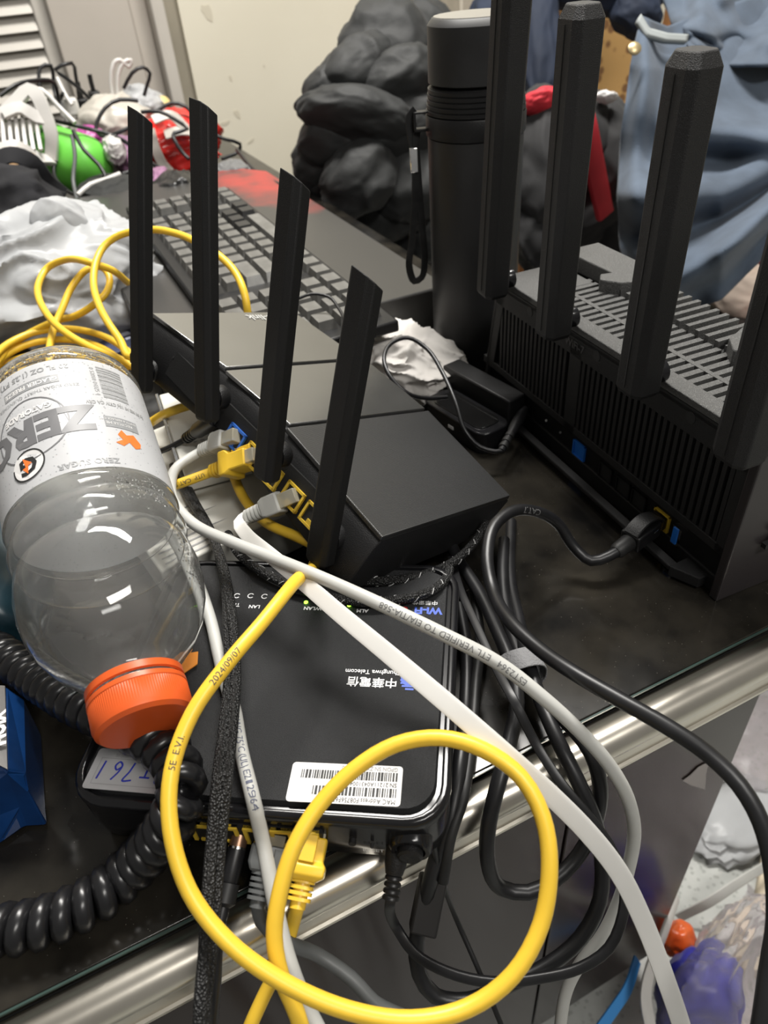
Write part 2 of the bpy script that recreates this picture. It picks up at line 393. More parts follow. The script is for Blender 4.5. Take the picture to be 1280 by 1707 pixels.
def digit(ch, x, y, h=.0085):
    D = {'1': [[(.5, 1), (.35, 0)]], '3': [[(.1, .9), (.5, 1), (.55, .65), (.25, .5), (.6, .3), (.35, 0), (.0, .1)]], '5': [[(.55, 1), (.2, 1), (.15, .55), (.5, .5), (.5, .15), (.1, .02)]],
         'T': [[(.0, .75), (.7, .75)], [(.35, .75), (.32, .15)]], '7': [[(.0, .95), (.6, 1), (.35, .5), (.2, 0)]], '6': [[(.5, 1), (.15, .5), (.1, .15), (.35, 0), (.55, .25), (.35, .45), (.12, .3)]]}
    return [[(x+a*h*.75, y+b*h) for a, b in st] for st in D[ch]]
st = []
for ch, xx in (('1', -.0185), ('3', -.0145), ('T', -.0080), ('7', -.0005), ('6', .0055), ('1', .0120)): st += digit(ch, xx+.004, -.0035)
pen(st, F, modem)
# top print: telecom lettering, globe mark, port symbols
TF = frame(Vector((*mpt(620, 1136), MZ+.0001)), (-1, 0, 0), (0, -1, 0))
lettering('logo_lettering', '中華電信', .0060, print_w, modem, TF @ T((0, 0, 0)), bold=.00008)
lettering('logo_lettering', 'Chunghwa Telecom', .0036, print_w, modem, TF @ T((0, -.0056, 0)), sx=.93, bold=.00004)
gm = MB(); blue_p = mat('blue_logo_print', (.03, .08, .42), .5)
for k in range(7):
    yy = .0072-.0022*k; hw = math.sqrt(max(0, .0078**2-yy**2)); 
    L = -hw; Rr = hw*(.75 if k < 5 else .3)
    gm.add([(L, yy-.0007, 0), (Rr, yy-.0007, 0), (Rr, yy+.0007, 0), (L, yy+.0007, 0)], [(0, 1, 2, 3)])
for k in range(24):
    a0, a1 = 2*PI*k/24, 2*PI*(k+1)/24
    gm.add([(.0045*math.cos(a0)+.001, .0045*math.sin(a0), .00005), (.0045*math.cos(a1)+.001, .0045*math.sin(a1), .00005), (.001, 0, .00005)], [(0, 1, 2)])
gm.build('globe_logo', blue_p, modem, smooth=False, M=TF @ T((-.0175, -.002, 0)) @ Matrix.Scale(.75, 4))
WF = frame(Vector((*mpt(694, 1017), MZ+.0001)), (-1, 0, 0), (0, -1, 0))
lettering('logo_lettering', 'Wi-Fi', .0062, blue_p, modem, WF @ T((-.006, 0, 0)), bold=.0003)
lettering('logo_lettering', '6', .0062, mat('red_logo_print', (.5, .02, .02), .5), modem, WF @ T((.006, 0, 0)), bold=.0003)
lettering('logo_lettering', '中華電信', .0034, print_w, modem, WF @ T((-.004, -.0056, 0)))
led = mat('green_led', (.2, .8, .05), .4, emit=(.35, 1, .05, 3))
def ring_icon(px, py, lit=False):
    mm_ = MB(); seg = 16; R0, R1 = .0013, .0018
    for k in range(seg-3):
        a0, a1 = 2*PI*k/seg+.6, 2*PI*(k+1)/seg+.6
        mm_.add([(R0*math.cos(a0), R0*math.sin(a0), 0), (R1*math.cos(a0), R1*math.sin(a0), 0), (R1*math.cos(a1), R1*math.sin(a1), 0), (R0*math.cos(a1), R0*math.sin(a1), 0)], [(0, 1, 2, 3)])
    mm_.build('port_symbol', print_w, modem, smooth=False, M=T((*mpt(px, py), MZ+.0001)))
for q in ((395, 993), (418, 993), (441, 994), (632, 998)): ring_icon(*q)
for q in ((510, 1004), (534, 1005), (582, 1009)): MB().lathe([(.0011, 0), (.0011, .0003)], 12, T((*mpt(*q), MZ))).build('status_light', led, modem)
for s_, q in (('LAN', (424, 1011)), ('WLAN', (521, 1014)), ('ALM', (604, 1018)), ('USB', (565, 1012)), ('TEL', (392, 1008))):
    lettering('lettering', s_, .0032, print_w, modem, frame(Vector((*mpt(*q), MZ+.0001)), (-1, 0, 0), (0, -1, 0)), bold=.00008)
# ================================================================== router with four flat antennas (middle)
W_ = ray(1826, 510).normalized(); ra, rb_ = ray(255, 523), ray(637, 895)
U_ = ra.cross(rb_).cross(W_).normalized()
if U_.y < 0: U_ = -U_
R1O = PZ(637, 895, .075)
R1 = frame(R1O, W_, U_); R1i = R1.inverted(); N_ = R1.to_3x3().col[2]
router = thing('wifi_router', 'flat black wifi router with four blade antennas, tilted on white cartons', 'router', R1)
panel_m = mat('router_satin_panel', (.030, .030, .028), .26, ior=3.5, noise_amt=.15, noise_scale=30, speck=(.12, .12, .11), speck_scale=200, speck_size=.03)
mesh_m = mat('router_ribbed_panel', (.030, .031, .032), .30, ior=1.9)
nt = mesh_m.node_tree; b = nt.nodes['Principled BSDF']; wv = nt.nodes.new('ShaderNodeTexWave'); wv.inputs['Scale'].default_value = 420; wv.bands_direction = 'Y'
tcn = nt.nodes.new('ShaderNodeTexCoord'); nt.links.new(tcn.outputs['Object'], wv.inputs['Vector'])
bp = nt.nodes.new('ShaderNodeBump'); bp.inputs['Strength'].default_value = .5; bp.inputs['Distance'].default_value = .0005; nt.links.new(wv.outputs['Fac'], bp.inputs['Height']); nt.links.new(bp.outputs['Normal'], b.inputs['Normal'])
rp = nt.nodes.new('ShaderNodeValToRGB'); rp.color_ramp.elements[0].color = (.008, .008, .008, 1); rp.color_ramp.elements[1].color = (.055, .056, .057, 1); nt.links.new(wv.outputs['Fac'], rp.inputs[0]); nt.links.new(rp.outputs[0], b.inputs['Base Color'])
def poly_panel(name, top, z0, z1, m, parent, inset=.0008, bevel=.0006):
    cx_ = sum(p[0] for p in top)/len(top); cy_ = sum(p[1] for p in top)/len(top)
    return MB().prism(top, z0, z1).build(name, m, parent, ang=30, bevel=bevel)
pA = [(0, .232), (.0125, .1625), (.131, .1625), (.1255, .178), (.1185, .232)]
pB = [(.0100, .1595), (.0150, .0990), (.131, .0945), (.132, .1595)]
pC = [(.0105, .0960), (0, 0), (.113, 0), (.131, .0915)]
poly_panel('top_panel', pA[::-1], -.003, 0, panel_m, router)
poly_panel('top_panel', pB[::-1], -.003, -.0002, panel_m, router)
poly_panel('ribbed_top_panel', pC, -.003, 0, mesh_m, router)
# body: loft of cross sections along y (profile in x,z)
def r1_sec(y, x0, x1):
    return [(x0-.010, y, -.036), (x0-.011, y, -.030), (x0-.003, y, -.008), (x0+.0005, y, -.0045), (x0+.001, y, -.0026), (x1-.001, y, -.0026), (x1+.001, y, -.005), (x1-.004, y, -.014), (x1-.02, y, -.027), (x1-.04, y, -.033)]
MB().loft([r1_sec(.0, .001, .113), r1_sec(.0005, .0, .1135), r1_sec(.094, .0115, .1315), r1_sec(.161, .0115, .1315), r1_sec(.232, .0, .118), r1_sec(.2335, .001, .117)]).build('case', black, router, ang=30, bevel=.0006)
# rear plate slopes; frame lying on the rear face: x along +y of the router reversed, y up the face, z outward
def rear_frame(y, t):
    """t from 0 (bottom) to 1 (top) on the rear face"""
    x0 = .006; p = Vector((x0-.011+.008*t, y, -.030+.022*t))
    Fm = frame(p, (0, -1, 0), (.008, 0, .022)); return Fm
rp_ = MB().prism(rrect(.205, .0165, .002, 3), -.001, .0007)
rp_.build('rear_plate', blackm, router, M=rear_frame(.115, .55))
def port(y, m, inner=ink):
    Fm = rear_frame(y, .36)
    p = MB(); w_, h_ = .0076, .0062
    p.box(-w_, -w_+.0015, -h_, h_, 0, .0022); p.box(w_-.0015, w_, -h_, h_, 0, .0022); p.box(-w_, w_, h_-.0014, h_, 0, .0022); p.box(-w_, w_, -h_, -h_+.0014, 0, .0022); p.box(-.002, .002, -h_, -h_+.004, 0, .0018)
    o = p.build('network_port', m, router, smooth=False, M=Fm); MB().box(-w_+.0015, w_-.0015, -h_+.0014, h_-.0014, .0007, .0010).build('port_cavity', inner, o, smooth=False)
blue_port = mat('blue_port', (.03, .12, .45), .4)
port(.1205, blue_port)
for y in (.101, .083, .0625, .044): port(y, yellow_d)
MB().lathe([(.0042, 0), (.0042, .0018), (.0028, .0018)], 18, rear_frame(.143, .3)).build('power_socket', blackg, router)
MB().lathe([(.0008, .0007), (.0008, .0010)], 10, rear_frame(.2, .7)).build('reset_hole', ink, router)
ant = [((.2086, -.041), (.257, .110), .21), ((.1375, -.017), (.198, .1335), .14), ((.077, -.0155), (.1157, .129), .08), ((.022, -.030), (.054, .111), .025)]
for (y0, z0), (y1, z1), yk in ant:
    xo = -.0135
    base = Vector((xo, y0, z0)); top = Vector((xo, y1, z1)); L = (top-base).length; d = (top-base).normalized()
    A = frame(base, (1, 0, 0), d.cross(Vector((1, 0, 0)))); # z axis -> d
    A = axis_frame(base, d, (1, 0, 0))  # local x = router x (thickness), y = z cross x, z along blade
    hw, ht = .0082, .0042
    def sec(z, sc=1.0, slope=0.0):
        pts = [(-ht, -hw+.003), (-ht+.0026, -hw), (ht, -hw), (ht, hw), (-ht+.0026, hw), (-ht, hw-.003)]
        return [(x*sc, y*sc, z+slope*y-(.55*x if slope else 0)) for x, y in pts]
    yd = A.to_3x3().col[1]; sg = 1 if (yd.y) > 0 else -1
    slope = sg*.25
    m_ = MB(); m_.loft([sec(-.002, .80), sec(0, .97), sec(.003), sec(L*.5), sec(L, 1.0, slope)])
    ao = m_.build('antenna', blackm, router, ang=25, bevel=.0006, M=A)
    # hinge barrel and its bright ring between blade and rear face
    kz = .011
    H = T((ht-.001, 0, kz)) @ Matrix.Rotation(PI/2, 4, 'Y')
    MB().lathe([(.0055, 0), (.0060, .001), (.0060, .0033)], 20, H).build('hinge_ring', blackg, ao)
    MB().lathe([(.0068, .0030), (.0072, .0040), (.0072, .0085), (.0060, .010)], 24, H).build('hinge_barrel', black, ao)
RF = frame(R1i @ R1O, (1, 0, 0), (0, 1, 0))
lettering('logo_lettering', 'tp-link', .010, mat('grey_print', (.42, .42, .40), .5), router, frame((.083, .224, .0004), (-1, 0, 0), (0, -1, 0)), bold=.0002)
# ================================================================== standing router (right)
Q0, Q1 = PZ(805, 655, 0), PZ(1195, 1003, 0)
yv = (Q0-Q1).normalized(); xv = Vector((yv.y, -yv.x, 0)); LEN = (Q0-Q1).length
R2 = frame(Q1, xv, yv); R2i = R2.inverted()
r2 = thing('gaming_router', 'tall black angular wifi router with ribbed back standing at desk corner', 'router', R2)
r2m = mat('router_textured_black', (.012, .012, .0125), .5, spec=.4, bump=.6, bump_scale=2200)
HB = .106; DX = .084
def bp2(s, z, off=0): return Vector((off, LEN-s, z))
# core body
LT = LEN-.020
MB().prism([(.004, .004), (DX-.006, .004), (DX, .012), (DX, LEN-.008), (DX-.006, LEN), (.004, LEN)], .012, HB-.006, taper=[(.004, .004), (DX-.006, .004), (DX, .012), (DX, LT-.008), (DX-.006, LT), (.004, LT)]).build('core', blackm, r2, smooth=False)
# end cheeks
MB().add([(-.001, 0, .0), (.088, 0, .0), (.092, -.006, HB-.012), (.075, -.004, HB+.001), (.006, -.002, HB+.001), (-.002, -.002, HB-.006),
          (-.001, .006, .0), (.088, .006, .0), (.092, .004, HB-.012), (.075, .004, HB+.001), (.006, .004, HB+.001), (-.002, .004, HB-.006)],
         [(0, 1, 2, 3, 4, 5), (11, 10, 9, 8, 7, 6)]+[(i, i+6, (i+1) % 6+6, (i+1) % 6) for i in range(6)]).build('end_cheek', mat('router_sheen_end', (.030, .026, .027), .35), r2, smooth=False, bevel=.001)  # near cheek's lighter pinkish tint is its reflected sheen, painted in
MB().prism([(0, LEN-.004), (.088, LEN-.004), (.088, LEN+.002), (0, LEN+.002)], 0, HB, taper=[(0, LT-.004), (.088, LT-.004), (.088, LT+.002), (0, LT+.002)]).build('end_cheek', r2m, r2, bevel=.0015)
for k in range(3):
    MB().box(.018+.004*k, .05+.004*k, -.0062, -.0030, .036+.0085*k, .0390+.0085*k, M=Matrix.Rotation(math.radians(-2), 4, 'X')).build('end_vent', ink, r2, smooth=False)
# back face: frame and vertical ribs
bk = MB(); bk.box(0, .006, 0, LEN, .030, .036); bk.box(0, .006, 0, LT+.003, HB-.020, HB-.004); bk.box(0, .006, 0, .012, .03, HB-.01); bk.prism([(0, LEN-.015), (.006, LEN-.015), (.006, LEN-.003), (0, LEN-.003)], .03, HB-.01, taper=[(0, LT-.010), (.006, LT-.010), (.006, LT), (0, LT)]); bk.box(0, .006, LEN*.535, LEN*.535+.013, .03, HB-.01)
bk.build('back_frame', r2m, r2, smooth=False, bevel=.0005)
rib = MB().box(0, .0055, -.0014, .0014, .033, HB-.018).mesh('back_rib', False); rib.materials.append(r2m)
nr = 46
for k in range(nr):
    y = .014+(LEN-.040)*k/(nr-1)
    if LEN*.53 < y < LEN*.535+.015: continue
    obj('back_rib', rib, None, r2, M=T((0.0003, y, 0)))
# port bay
MB().box(.004, .010, .006, LEN-.006, .008, .031).build('port_bay', blackg, r2, smooth=False)
def r2pt(x, y, off):
    P = R2 @ Vector((off, 0, 0)); Nn = xv; d = ray(x, y); t = (P-CAM).dot(Nn)/d.dot(Nn); return R2i @ (CAM+d*t)
def r2port(px, py, m, w=.0068, h=.0062):
    q = r2pt(px, py, .003); p = MB(); z = .018
    p.box(.0025, .004, q.y-w, q.y+w, z+h-.001, z+h); p.box(.0025, .004, q.y-w, q.y+w, z-h, z-h+.001); p.box(.0025, .004, q.y-w, q.y-w+.001, z-h, z+h); p.box(.0025, .004, q.y+w-.001, q.y+w, z-h, z+h)
    o = p.build('network_port', m, r2, smooth=False); MB().box(.0036, .0040, q.y-w+.001, q.y+w-.001, z-h+.001, z+h-.001).build('port_cavity', m if m is not black else ink, o, smooth=False)
    return q
blue2 = mat('blue_port_bright', (.02, .16, .60), .35)
r2port(959, 797, blue2); r2port(1002, 832, black); r2port(1030, 857, black); r2port(1055, 880, black)
r2port(1092, 910, yellow_d)
q = r2pt(1121, 931, .003)
us = MB(); us.box(.001, .004, q.y-.0035, q.y+.0035, .011, .0245); us.build('usb_port', chrome, r2, smooth=False)
MB().box(.0004, .0011, q.y-.0012, q.y+.0025, .0122, .0235).build('usb_tongue', blue2, r2, smooth=False)
for px, py in ((906, 749), (928, 778)):
    q = r2pt(px, py, .003); MB().lathe([(.0009, 0), (.0009, .0008)], 10, T((.0036, q.y, .020)) @ Matrix.Rotation(-PI/2, 4, 'Y')).build('indicator_dot', print_w if px == 906 else ink_grey, r2)
# base stand with a rail in front of the ports
st_ = MB(); st_.prism([(-.012, .028), (-.006, .028), (-.006, LEN-.038), (-.012, LEN-.038)], .006, .0095)
st_.build('stand_rail', r2m, r2, smooth=False, bevel=.0008)
for y0, y1 in ((.012, .030), (LEN-.040, LEN-.022)):
    MB().prism([(-.012, .028 if y0 < .1 else LEN-.038), (-.004, .012 if y0 < .1 else LEN-.022), (.01, .012 if y0 < .1 else LEN-.022), (.01, .03 if y0 < .1 else LEN-.04)][::(1 if y0 < .1 else -1)], .002, .0095).build('stand_arm', r2m, r2, smooth=False, bevel=.0006)
MB().box(.002, DX-.004, .004, LEN-.004, 0, .0125).build('base_plate', blackm, r2, bevel=.001)
# top grille: bars running across with two raised arrow bridges
HT = HB
topm = mat('router_top_lit', (.075, .075, .073), .45, bump=.8, bump_scale=1500, speck=(.16, .16, .155), speck_scale=800, speck_size=.22)  # paler than the body: grazing light on the top put into the colour
MB().box(0, .012, 0, LT, HT-.004, HT+.0005).build('top_edge', topm, r2, bevel=.0006)
MB().box(0, .05, LT-.045, LT, HT-.004, HT+.0006).build('top_corner', topm, r2, bevel=.0006)
bar = MB().box(.010, .052, -.0020, .0020, HT-.004, HT+.0004).mesh('top_bar', False); bar.materials.append(topm)
nb = 29
for k in range(nb):
    obj('top_bar', bar, None, r2, M=T((0, .006+(LEN-.066)*k/(nb-1), 0)))
bar2 = MB().box(.052, .083, -.0016, .0016, HT-.002, HT+.004).mesh('top_fin', False); bar2.materials.append(topm)
for k in range(14):
    obj('top_fin', bar2, None, r2, M=T((0, .082+.0082*k, 0)))
MB().box(.0, .0835, .0, LT, HT-.0075, HT-.0055).build('grille_floor', ink, r2, smooth=False)
MB().box(.026, .029, 0, LEN-.05, HT-.004, HT+.0006).build('top_spine', topm, r2, smooth=False)
for flip in (0, 1):
    def fy_(y): return y if not flip else .285-y
    L1 = [(.056, .0), (.086, .0), (.086, .085), (.070, .090), (.052, .082), (.044, .070), (.050, .062), (.058, .064)] if not flip else [(.056, LT), (.086, LT), (.086, LT-.075), (.070, LT-.080), (.052, LT-.072), (.044, LT-.060), (.050, LT-.052), (.058, LT-.054)][::-1]
    MB().prism(L1, HT-.003, HT+.009).build('raised_bridge', topm, r2, smooth=False, bevel=.001)
lettering('lettering', 'WiFi-7', .0075, mat('engraved_grey', (.05, .05, .05), .4), r2, frame((-.0003, LEN-.118, HB-.0125), (0, -1, 0), (0, 0, 1)), bold=.0002)
# four hexagonal antennas on the back face
bw, bd = .0115, .0085
hexs = [(-.0095, -.006), (-.006, -.0105), (.006, -.0105), (.0095, -.006), (.0095, .006), (.006, .0105), (-.006, .0105), (-.0095, .006)]
for s_, ztop, lean in ((.036, .279, 4.5), (.113, .270, 1.0), (.196, .257, 0.5), (.270, .255, 0)):
    yy = LEN-s_
    zb = .1025
    A = T((-.014, yy, zb)) @ Matrix.Rotation(math.radians(lean), 4, 'X')
    L = ztop-zb+.006
    def hs(z, k): return [(x*k, y*k, z) for x, y in hexs]
    ao = MB().loft([hs(0, .86), hs(.003, 1), hs(L-.006, 1), hs(L, .72)]).build('antenna', r2m, r2, smooth=False, bevel=.0007, M=A)
    MB().box(-.0098, -.0093, -.0004, .0004, .005, L-.008).build('seam_line', ink, ao, smooth=False)
    H = T((.0085, 0, .009)) @ Matrix.Rotation(PI/2, 4, 'Y')
    MB().lathe([(.0062, 0), (.0066, .001), (.0066, .0065)], 20, H).build('hinge_ring', blackg, ao)
    MB().lathe([(.0035, -.0002), (.0035, .0006)], 16, T((-.0001, yy-.028, HB-.010)) @ Matrix.Rotation(PI/2, 4, 'Y')).build('screw_hole', ink, r2)
# ================================================================== thermos
tc_ = PZ(778, 606, 0); THX, THY = .3205, .522
thermos = thing('thermos_flask', 'tall matte black thermos flask with wrist strap behind the standing router', 'flask', T((THX, THY, 0)))
RT = .0365
thm = mat('thermos_black_paint', (.016, .016, .0165), .48, noise_amt=.25, noise_scale=30)
MB().lathe([(RT-.006, 0), (RT-.002, .0015), (RT, .006), (RT, .1845), (RT-.0006, .185)], 48).build('bottle_body', thm, thermos)
MB().lathe([(RT+.0006, .1855), (RT+.0012, .187), (RT+.0012, .199), (RT+.0006, .200)], 48).build('strap_collar', black, thermos)
rg = [(RT, .2005)]
for k in range(5): rg += [(RT+.0006-.0004*k, .2010+.0034*k), (RT+.0006-.0004*k, .2034+.0034*k), (RT-.0006-.0004*k, .2036+.0034*k), (RT-.0006-.0004*k, .2042+.0034*k)]
rg += [(RT-.0045, .2190)]
MB().lathe(rg, 48).build('ribbed_neck', black, thermos)
MB().lathe([(RT-.0035, .2195), (RT-.0015, .2205), (RT-.0018, .2555), (RT-.005, .2595), (RT-.0062, .2600)], 48).build('cup_cap', thm, thermos, ang=30)
MB().lathe([(RT-.0062, .2590), (RT-.0064, .2603), (RT-.0072, .2604)], 48).build('cap_disc', mat('thermos_cap_sheen', (.30, .29, .27), .3, .5), thermos)  # pale grey stands in for the wall's reflection on the cap top
ti = Matrix.Translation((-THX, -THY, 0))
lug = MB(); lug.box(-RT-.011, -RT+.002, -.004, .004, .1895, .1915); lug.box(-RT-.011, -RT-.009, -.004, .004, .1895, .203); lug.box(-RT-.011, -RT+.001, -.004, .004, .2015, .203)
LA = Matrix.Rotation(math.radians(-22), 4, 'Z')
lug.build('strap_lug', black, thermos, M=LA, bevel=.0005)
sp = [LA @ Vector(p) for p in ((-RT-.009, 0, .2045), (-RT-.0135, -.001, .200), (-RT-.0130, -.001, .186), (-RT-.0110, -.001, .176), (-RT-.0115, -.002, .150), (-RT-.0160, -.003, .110), (-RT-.0195, -.002, .088), (-RT-.0155, 0, .074), (-RT-.0090, .001, .076), (-RT-.0060, 0, .090), (-RT-.0072, 0, .120), (-RT-.0090, -.001, .160), (-RT-.0095, -.001, .178), (-RT-.0085, 0, .189))]
MB().tube(spline(sp, .003), .002, 8, flat=(.0032, .0006), up=(0, 1, .02)).build('strap', rubber2, thermos)
MB().box(-.0032, .0032, -.0018, .0018, -.009, .009).build('strap_buckle', chrome, thermos, M=LA @ T((-RT-.0115, -.0015, .170)), bevel=.0008)
# ================================================================== drink bottle lying on the modem
b0 = PD(103, 652, .395); b1 = PD(243, 1212, .292)
BL = (b1-b0).length; ax = (b1-b0).normalized()
toc = (CAM-(b0+b1)/2); BM = axis_frame(b0, ax, toc)       # local x faces the viewer's side
bottle = thing('drink_bottle', 'empty clear plastic sports drink bottle with orange cap lying on the modem', 'bottle', BM)
pet = mat('clear_bottle_plastic', (.96, .97, .97), .03, trans=1, ior=1.38, spec=.6)
nt = pet.node_tree; b = nt.nodes['Principled BSDF']; df = nt.nodes.new('ShaderNodeBsdfDiffuse'); df.inputs[0].default_value = (.8, .8, .78, 1); mx = nt.nodes.new('ShaderNodeMixShader'); mx.inputs[0].default_value = .04
nt.links.new(b.outputs[0], mx.inputs[1]); nt.links.new(df.outputs[0], mx.inputs[2]); nt.links.new(mx.outputs[0], nt.nodes['Material Output'].inputs[0])
k_ = BL/.2; RB = .0405
prof = [(.004, .004), (.012, .0005), (.027, 0), (.034, .003), (.0385, .009), (.0400, .014), (.0402, .018), (.0392, .0195), (.0392, .094), (.0400, .0955), (.0392, .098), (.0372, .1005), (.0388, .104), (.0402, .110), (.0388, .1155), (.0372, .1175), (.0392, .121), (.0408, .129), (.0405, .138), (.0385, .149), (.0345, .159), (.0285, .168), (.0220, .1745), (.0190, .178), (.0182, .1815), (.0186, .1825), (.0186, .1845), (.0178, .185), (.0176, .198)]
prof = [(r, z*k_) for r, z in prof]
def pinch(u_, z):
    t = z/k_
    if .119 < t < .16: return 1-.030*max(0, math.cos(2*PI*u_*5))*math.sin((t-.119)/.041*PI)
    return 1
sh_ = MB().lathe(prof, 72, caps=False, wob=pinch).build('bottle_shell', pet, bottle, ang=60)
so = sh_.modifiers.new('wall', 'SOLIDIFY'); so.thickness = .0005; so.offset = -1
lab = mat('bottle_label_film', (.66, .665, .68), .38, noise_amt=.04, noise_scale=60, speck=(.36, .37, .385), speck_scale=420, speck_size=.16)
nt = lab.node_tree; b = nt.nodes['Principled BSDF']; tl_ = nt.nodes.new('ShaderNodeBsdfTranslucent'); tl_.inputs[0].default_value = (.75, .75, .72, 1); mx = nt.nodes.new('ShaderNodeMixShader'); mx.inputs[0].default_value = .35
nt.links.new(b.outputs[0], mx.inputs[1]); nt.links.new(tl_.outputs[0], mx.inputs[2]); nt.links.new(mx.outputs[0], nt.nodes['Material Output'].inputs[0])
MB().lathe([(.03965, .0202*k_), (.03975, .021*k_), (.03975, .0925*k_), (.03965, .0933*k_)], 72, caps=False).build('label_sleeve', lab, bottle)
orange = mat('orange_cap_plastic', (.62, .095, .018), .36)
def capw(u_, z): return 1+(.012 if (int(u_*240) % 2) and (.187 < z/k_ < .1965) else 0)
MB().lathe([(.0190, .1795*k_), (.0201, .180*k_), (.0201, .1830*k_), (.0192, .1835*k_)], 60, caps=False).build('tamper_ring', orange, bottle)
MB().lathe([(.0190, .1847*k_), (.0203, .1850*k_), (.0204, .1870*k_), (.0200, .1874*k_), (.0200, .1963*k_), (.0196, .1985*k_), (.0180, .2000*k_), (.004, .1994*k_), (.0005, .1994*k_)], 240, wob=capw).build('cap', orange, bottle, ang=35)
# print on the sleeve
def wrap(me, r, phi0, zc, rot=0.0):
    c, s_ = math.cos(rot), math.sin(rot)
    bm = bmesh.new(); bm.from_mesh(me)
    for it in range(3):
        ed = [e for e in bm.edges if e.calc_length() > .006]
        if ed: bmesh.ops.subdivide_edges(bm, edges=ed, cuts=1, use_grid_fill=False)
    bmesh.ops.triangulate(bm, faces=bm.faces)
    bm.to_mesh(me); bm.free()
    for v in me.vertices:
        x, y = v.co.x*c-v.co.y*s_, v.co.x*s_+v.co.y*c
        a = phi0+x/r; v.co = (r*math.cos(a), r*math.sin(a), zc+y)
    return me
RL = .03995
def lprint(s, size, m, x, z, bold=0, name='label_lettering', sx=1, rot=0, r=RL):
    me = text_mesh(s, size, bold=bold)
    for v in me.vertices: v.co.x *= sx
    return obj(name, wrap(me, r, x/RL, z*k_, rot), m, bottle)
def lpoly(polys, m, x, z, name, r=RL):
    m_ = MB()
    for p in polys: m_.add([(a, b2, 0) for a, b2 in p], [tuple(range(len(p)))])
    me = m_.mesh(name, False); return obj(name, wrap(me, r, x/RL, z*k_), m, bottle)
gdark = mat('label_dark_grey_print', (.13, .13, .135), .4); gmid = mat('label_mid_grey_print', (.24, .245, .25), .4)
orp = mat('label_orange_print', (.80, .16, .03), .45)
def ringpoly(R0, R1, n=40, a0=0, a1=2*PI):
    out = []
    for k in range(n):
        t0, t1 = a0+(a1-a0)*k/n, a0+(a1-a0)*(k+1)/n
        out.append([(R0*math.cos(t0), R0*math.sin(t0)), (R1*math.cos(t0), R1*math.sin(t0)), (R1*math.cos(t1), R1*math.sin(t1)), (R0*math.cos(t1), R0*math.sin(t1))])
    return out
ZX, ZZ = .018, .060
lpoly([[(.0185*math.cos(2*PI*k/32), .0185*math.sin(2*PI*k/32)) for k in range(32)]], mat('label_ball_print', (.38, .385, .40), .4), ZX, ZZ, 'ball_print', RL-.0001)
lpoly(ringpoly(.0180, .0187), gdark, ZX, ZZ, 'ball_outline')
lprint('ZERO', .0215, gdark, ZX, ZZ+.001, .0010, sx=1.05, r=RL+.0001, name='zero_lettering')
lprint('GATORADE', .0046, paperw, ZX, ZZ-.0105, .0002, r=RL+.0001)
GX, GZ = ZX+.004, ZZ+.020
lpoly([[(.0085*math.cos(2*PI*k/28), .0085*math.sin(2*PI*k/28)) for k in range(28)]], paperw, GX, GZ, 'emblem_disc', RL+.00015)
lpoly(ringpoly(.0078, .0086, 36, -.2, 1.7*PI), ink, GX, GZ, 'emblem_outline', RL+.0002)
lprint('G', .0130, ink, GX, GZ, .0004, r=RL+.00025, name='emblem_lettering')
lpoly([[(.0005, .0050), (.0030, .0010), (.0012, .0008), (.0022, -.0050), (-.0022, .0000), (-.0002, .0004)]], orp, GX, GZ, 'lightning_bolt', RL+.0003)
lprint('ZERO SUGAR', .0044, gmid, -.004, .0895, .0001)
lprint('20 FL OZ (1.25 PT)', .0044, gmid, .012, .0255, .0001)
lpoly([[(-.014, -.0026), (.014, -.0026), (.014, .0026), (-.014, .0026)]], gmid, .014, .0335, 'flavour_bar')
lprint('GLACIER FREEZE', .0036, paperw, .014, .0335, .0001, r=RL+.0001)
lprint('ZERO SUGAR THIRST QUENCHER', .0027, gmid, .012, .0390)
m_ = MB(); rnd = random.Random(11); y = -.0115
while y < .0115:
    w2 = rnd.choice((.0003, .0003, .0006, .0009)); m_.add([(-.0075, y, 0), (.0060, y, 0), (.0060, min(y+w2, .0115), 0), (-.0075, min(y+w2, .0115), 0)], [(0, 1, 2, 3)]); y += w2+rnd.choice((.0003, .0005, .0008))
obj('barcode', wrap(m_.mesh('barcode', False), RL, -.0245/RL, .036*k_), ink_grey, bottle)
me = text_mesh('0 52000 04375 4', .0030); obj('label_lettering', wrap(me, RL, -.0160/RL, .036*k_, PI/2), ink_grey, bottle)
lprint('5¢ IN ME HI 10¢ CTIV CA CRV', .0030, ink_grey, -.025, .0512, .0001, sx=.8)
lpoly([[(-.0085, -.0036), (.0085, -.0036), (.0085, .0036), (-.0085, .0036)]], gmid, -.024, .0640, 'grey_note')
lprint('RECYCLE ME', .0024, paperw, -.0225, .0648, r=RL+.0001); lprint('EMPTY & REPLACE CAP', .0018, paperw, -.0225, .0622, r=RL+.0001)
lpoly([[(-.006, .001), (-.003, -.004), (.001, -.0025), (.003, -.0055), (.0055, -.002), (.0035, .001), (.0075, .0035), (.004, .0052), (.0005, .002), (-.002, .0055), (-.005, .004)]], orp, -.0255, .0742, 'orange_splash_print')
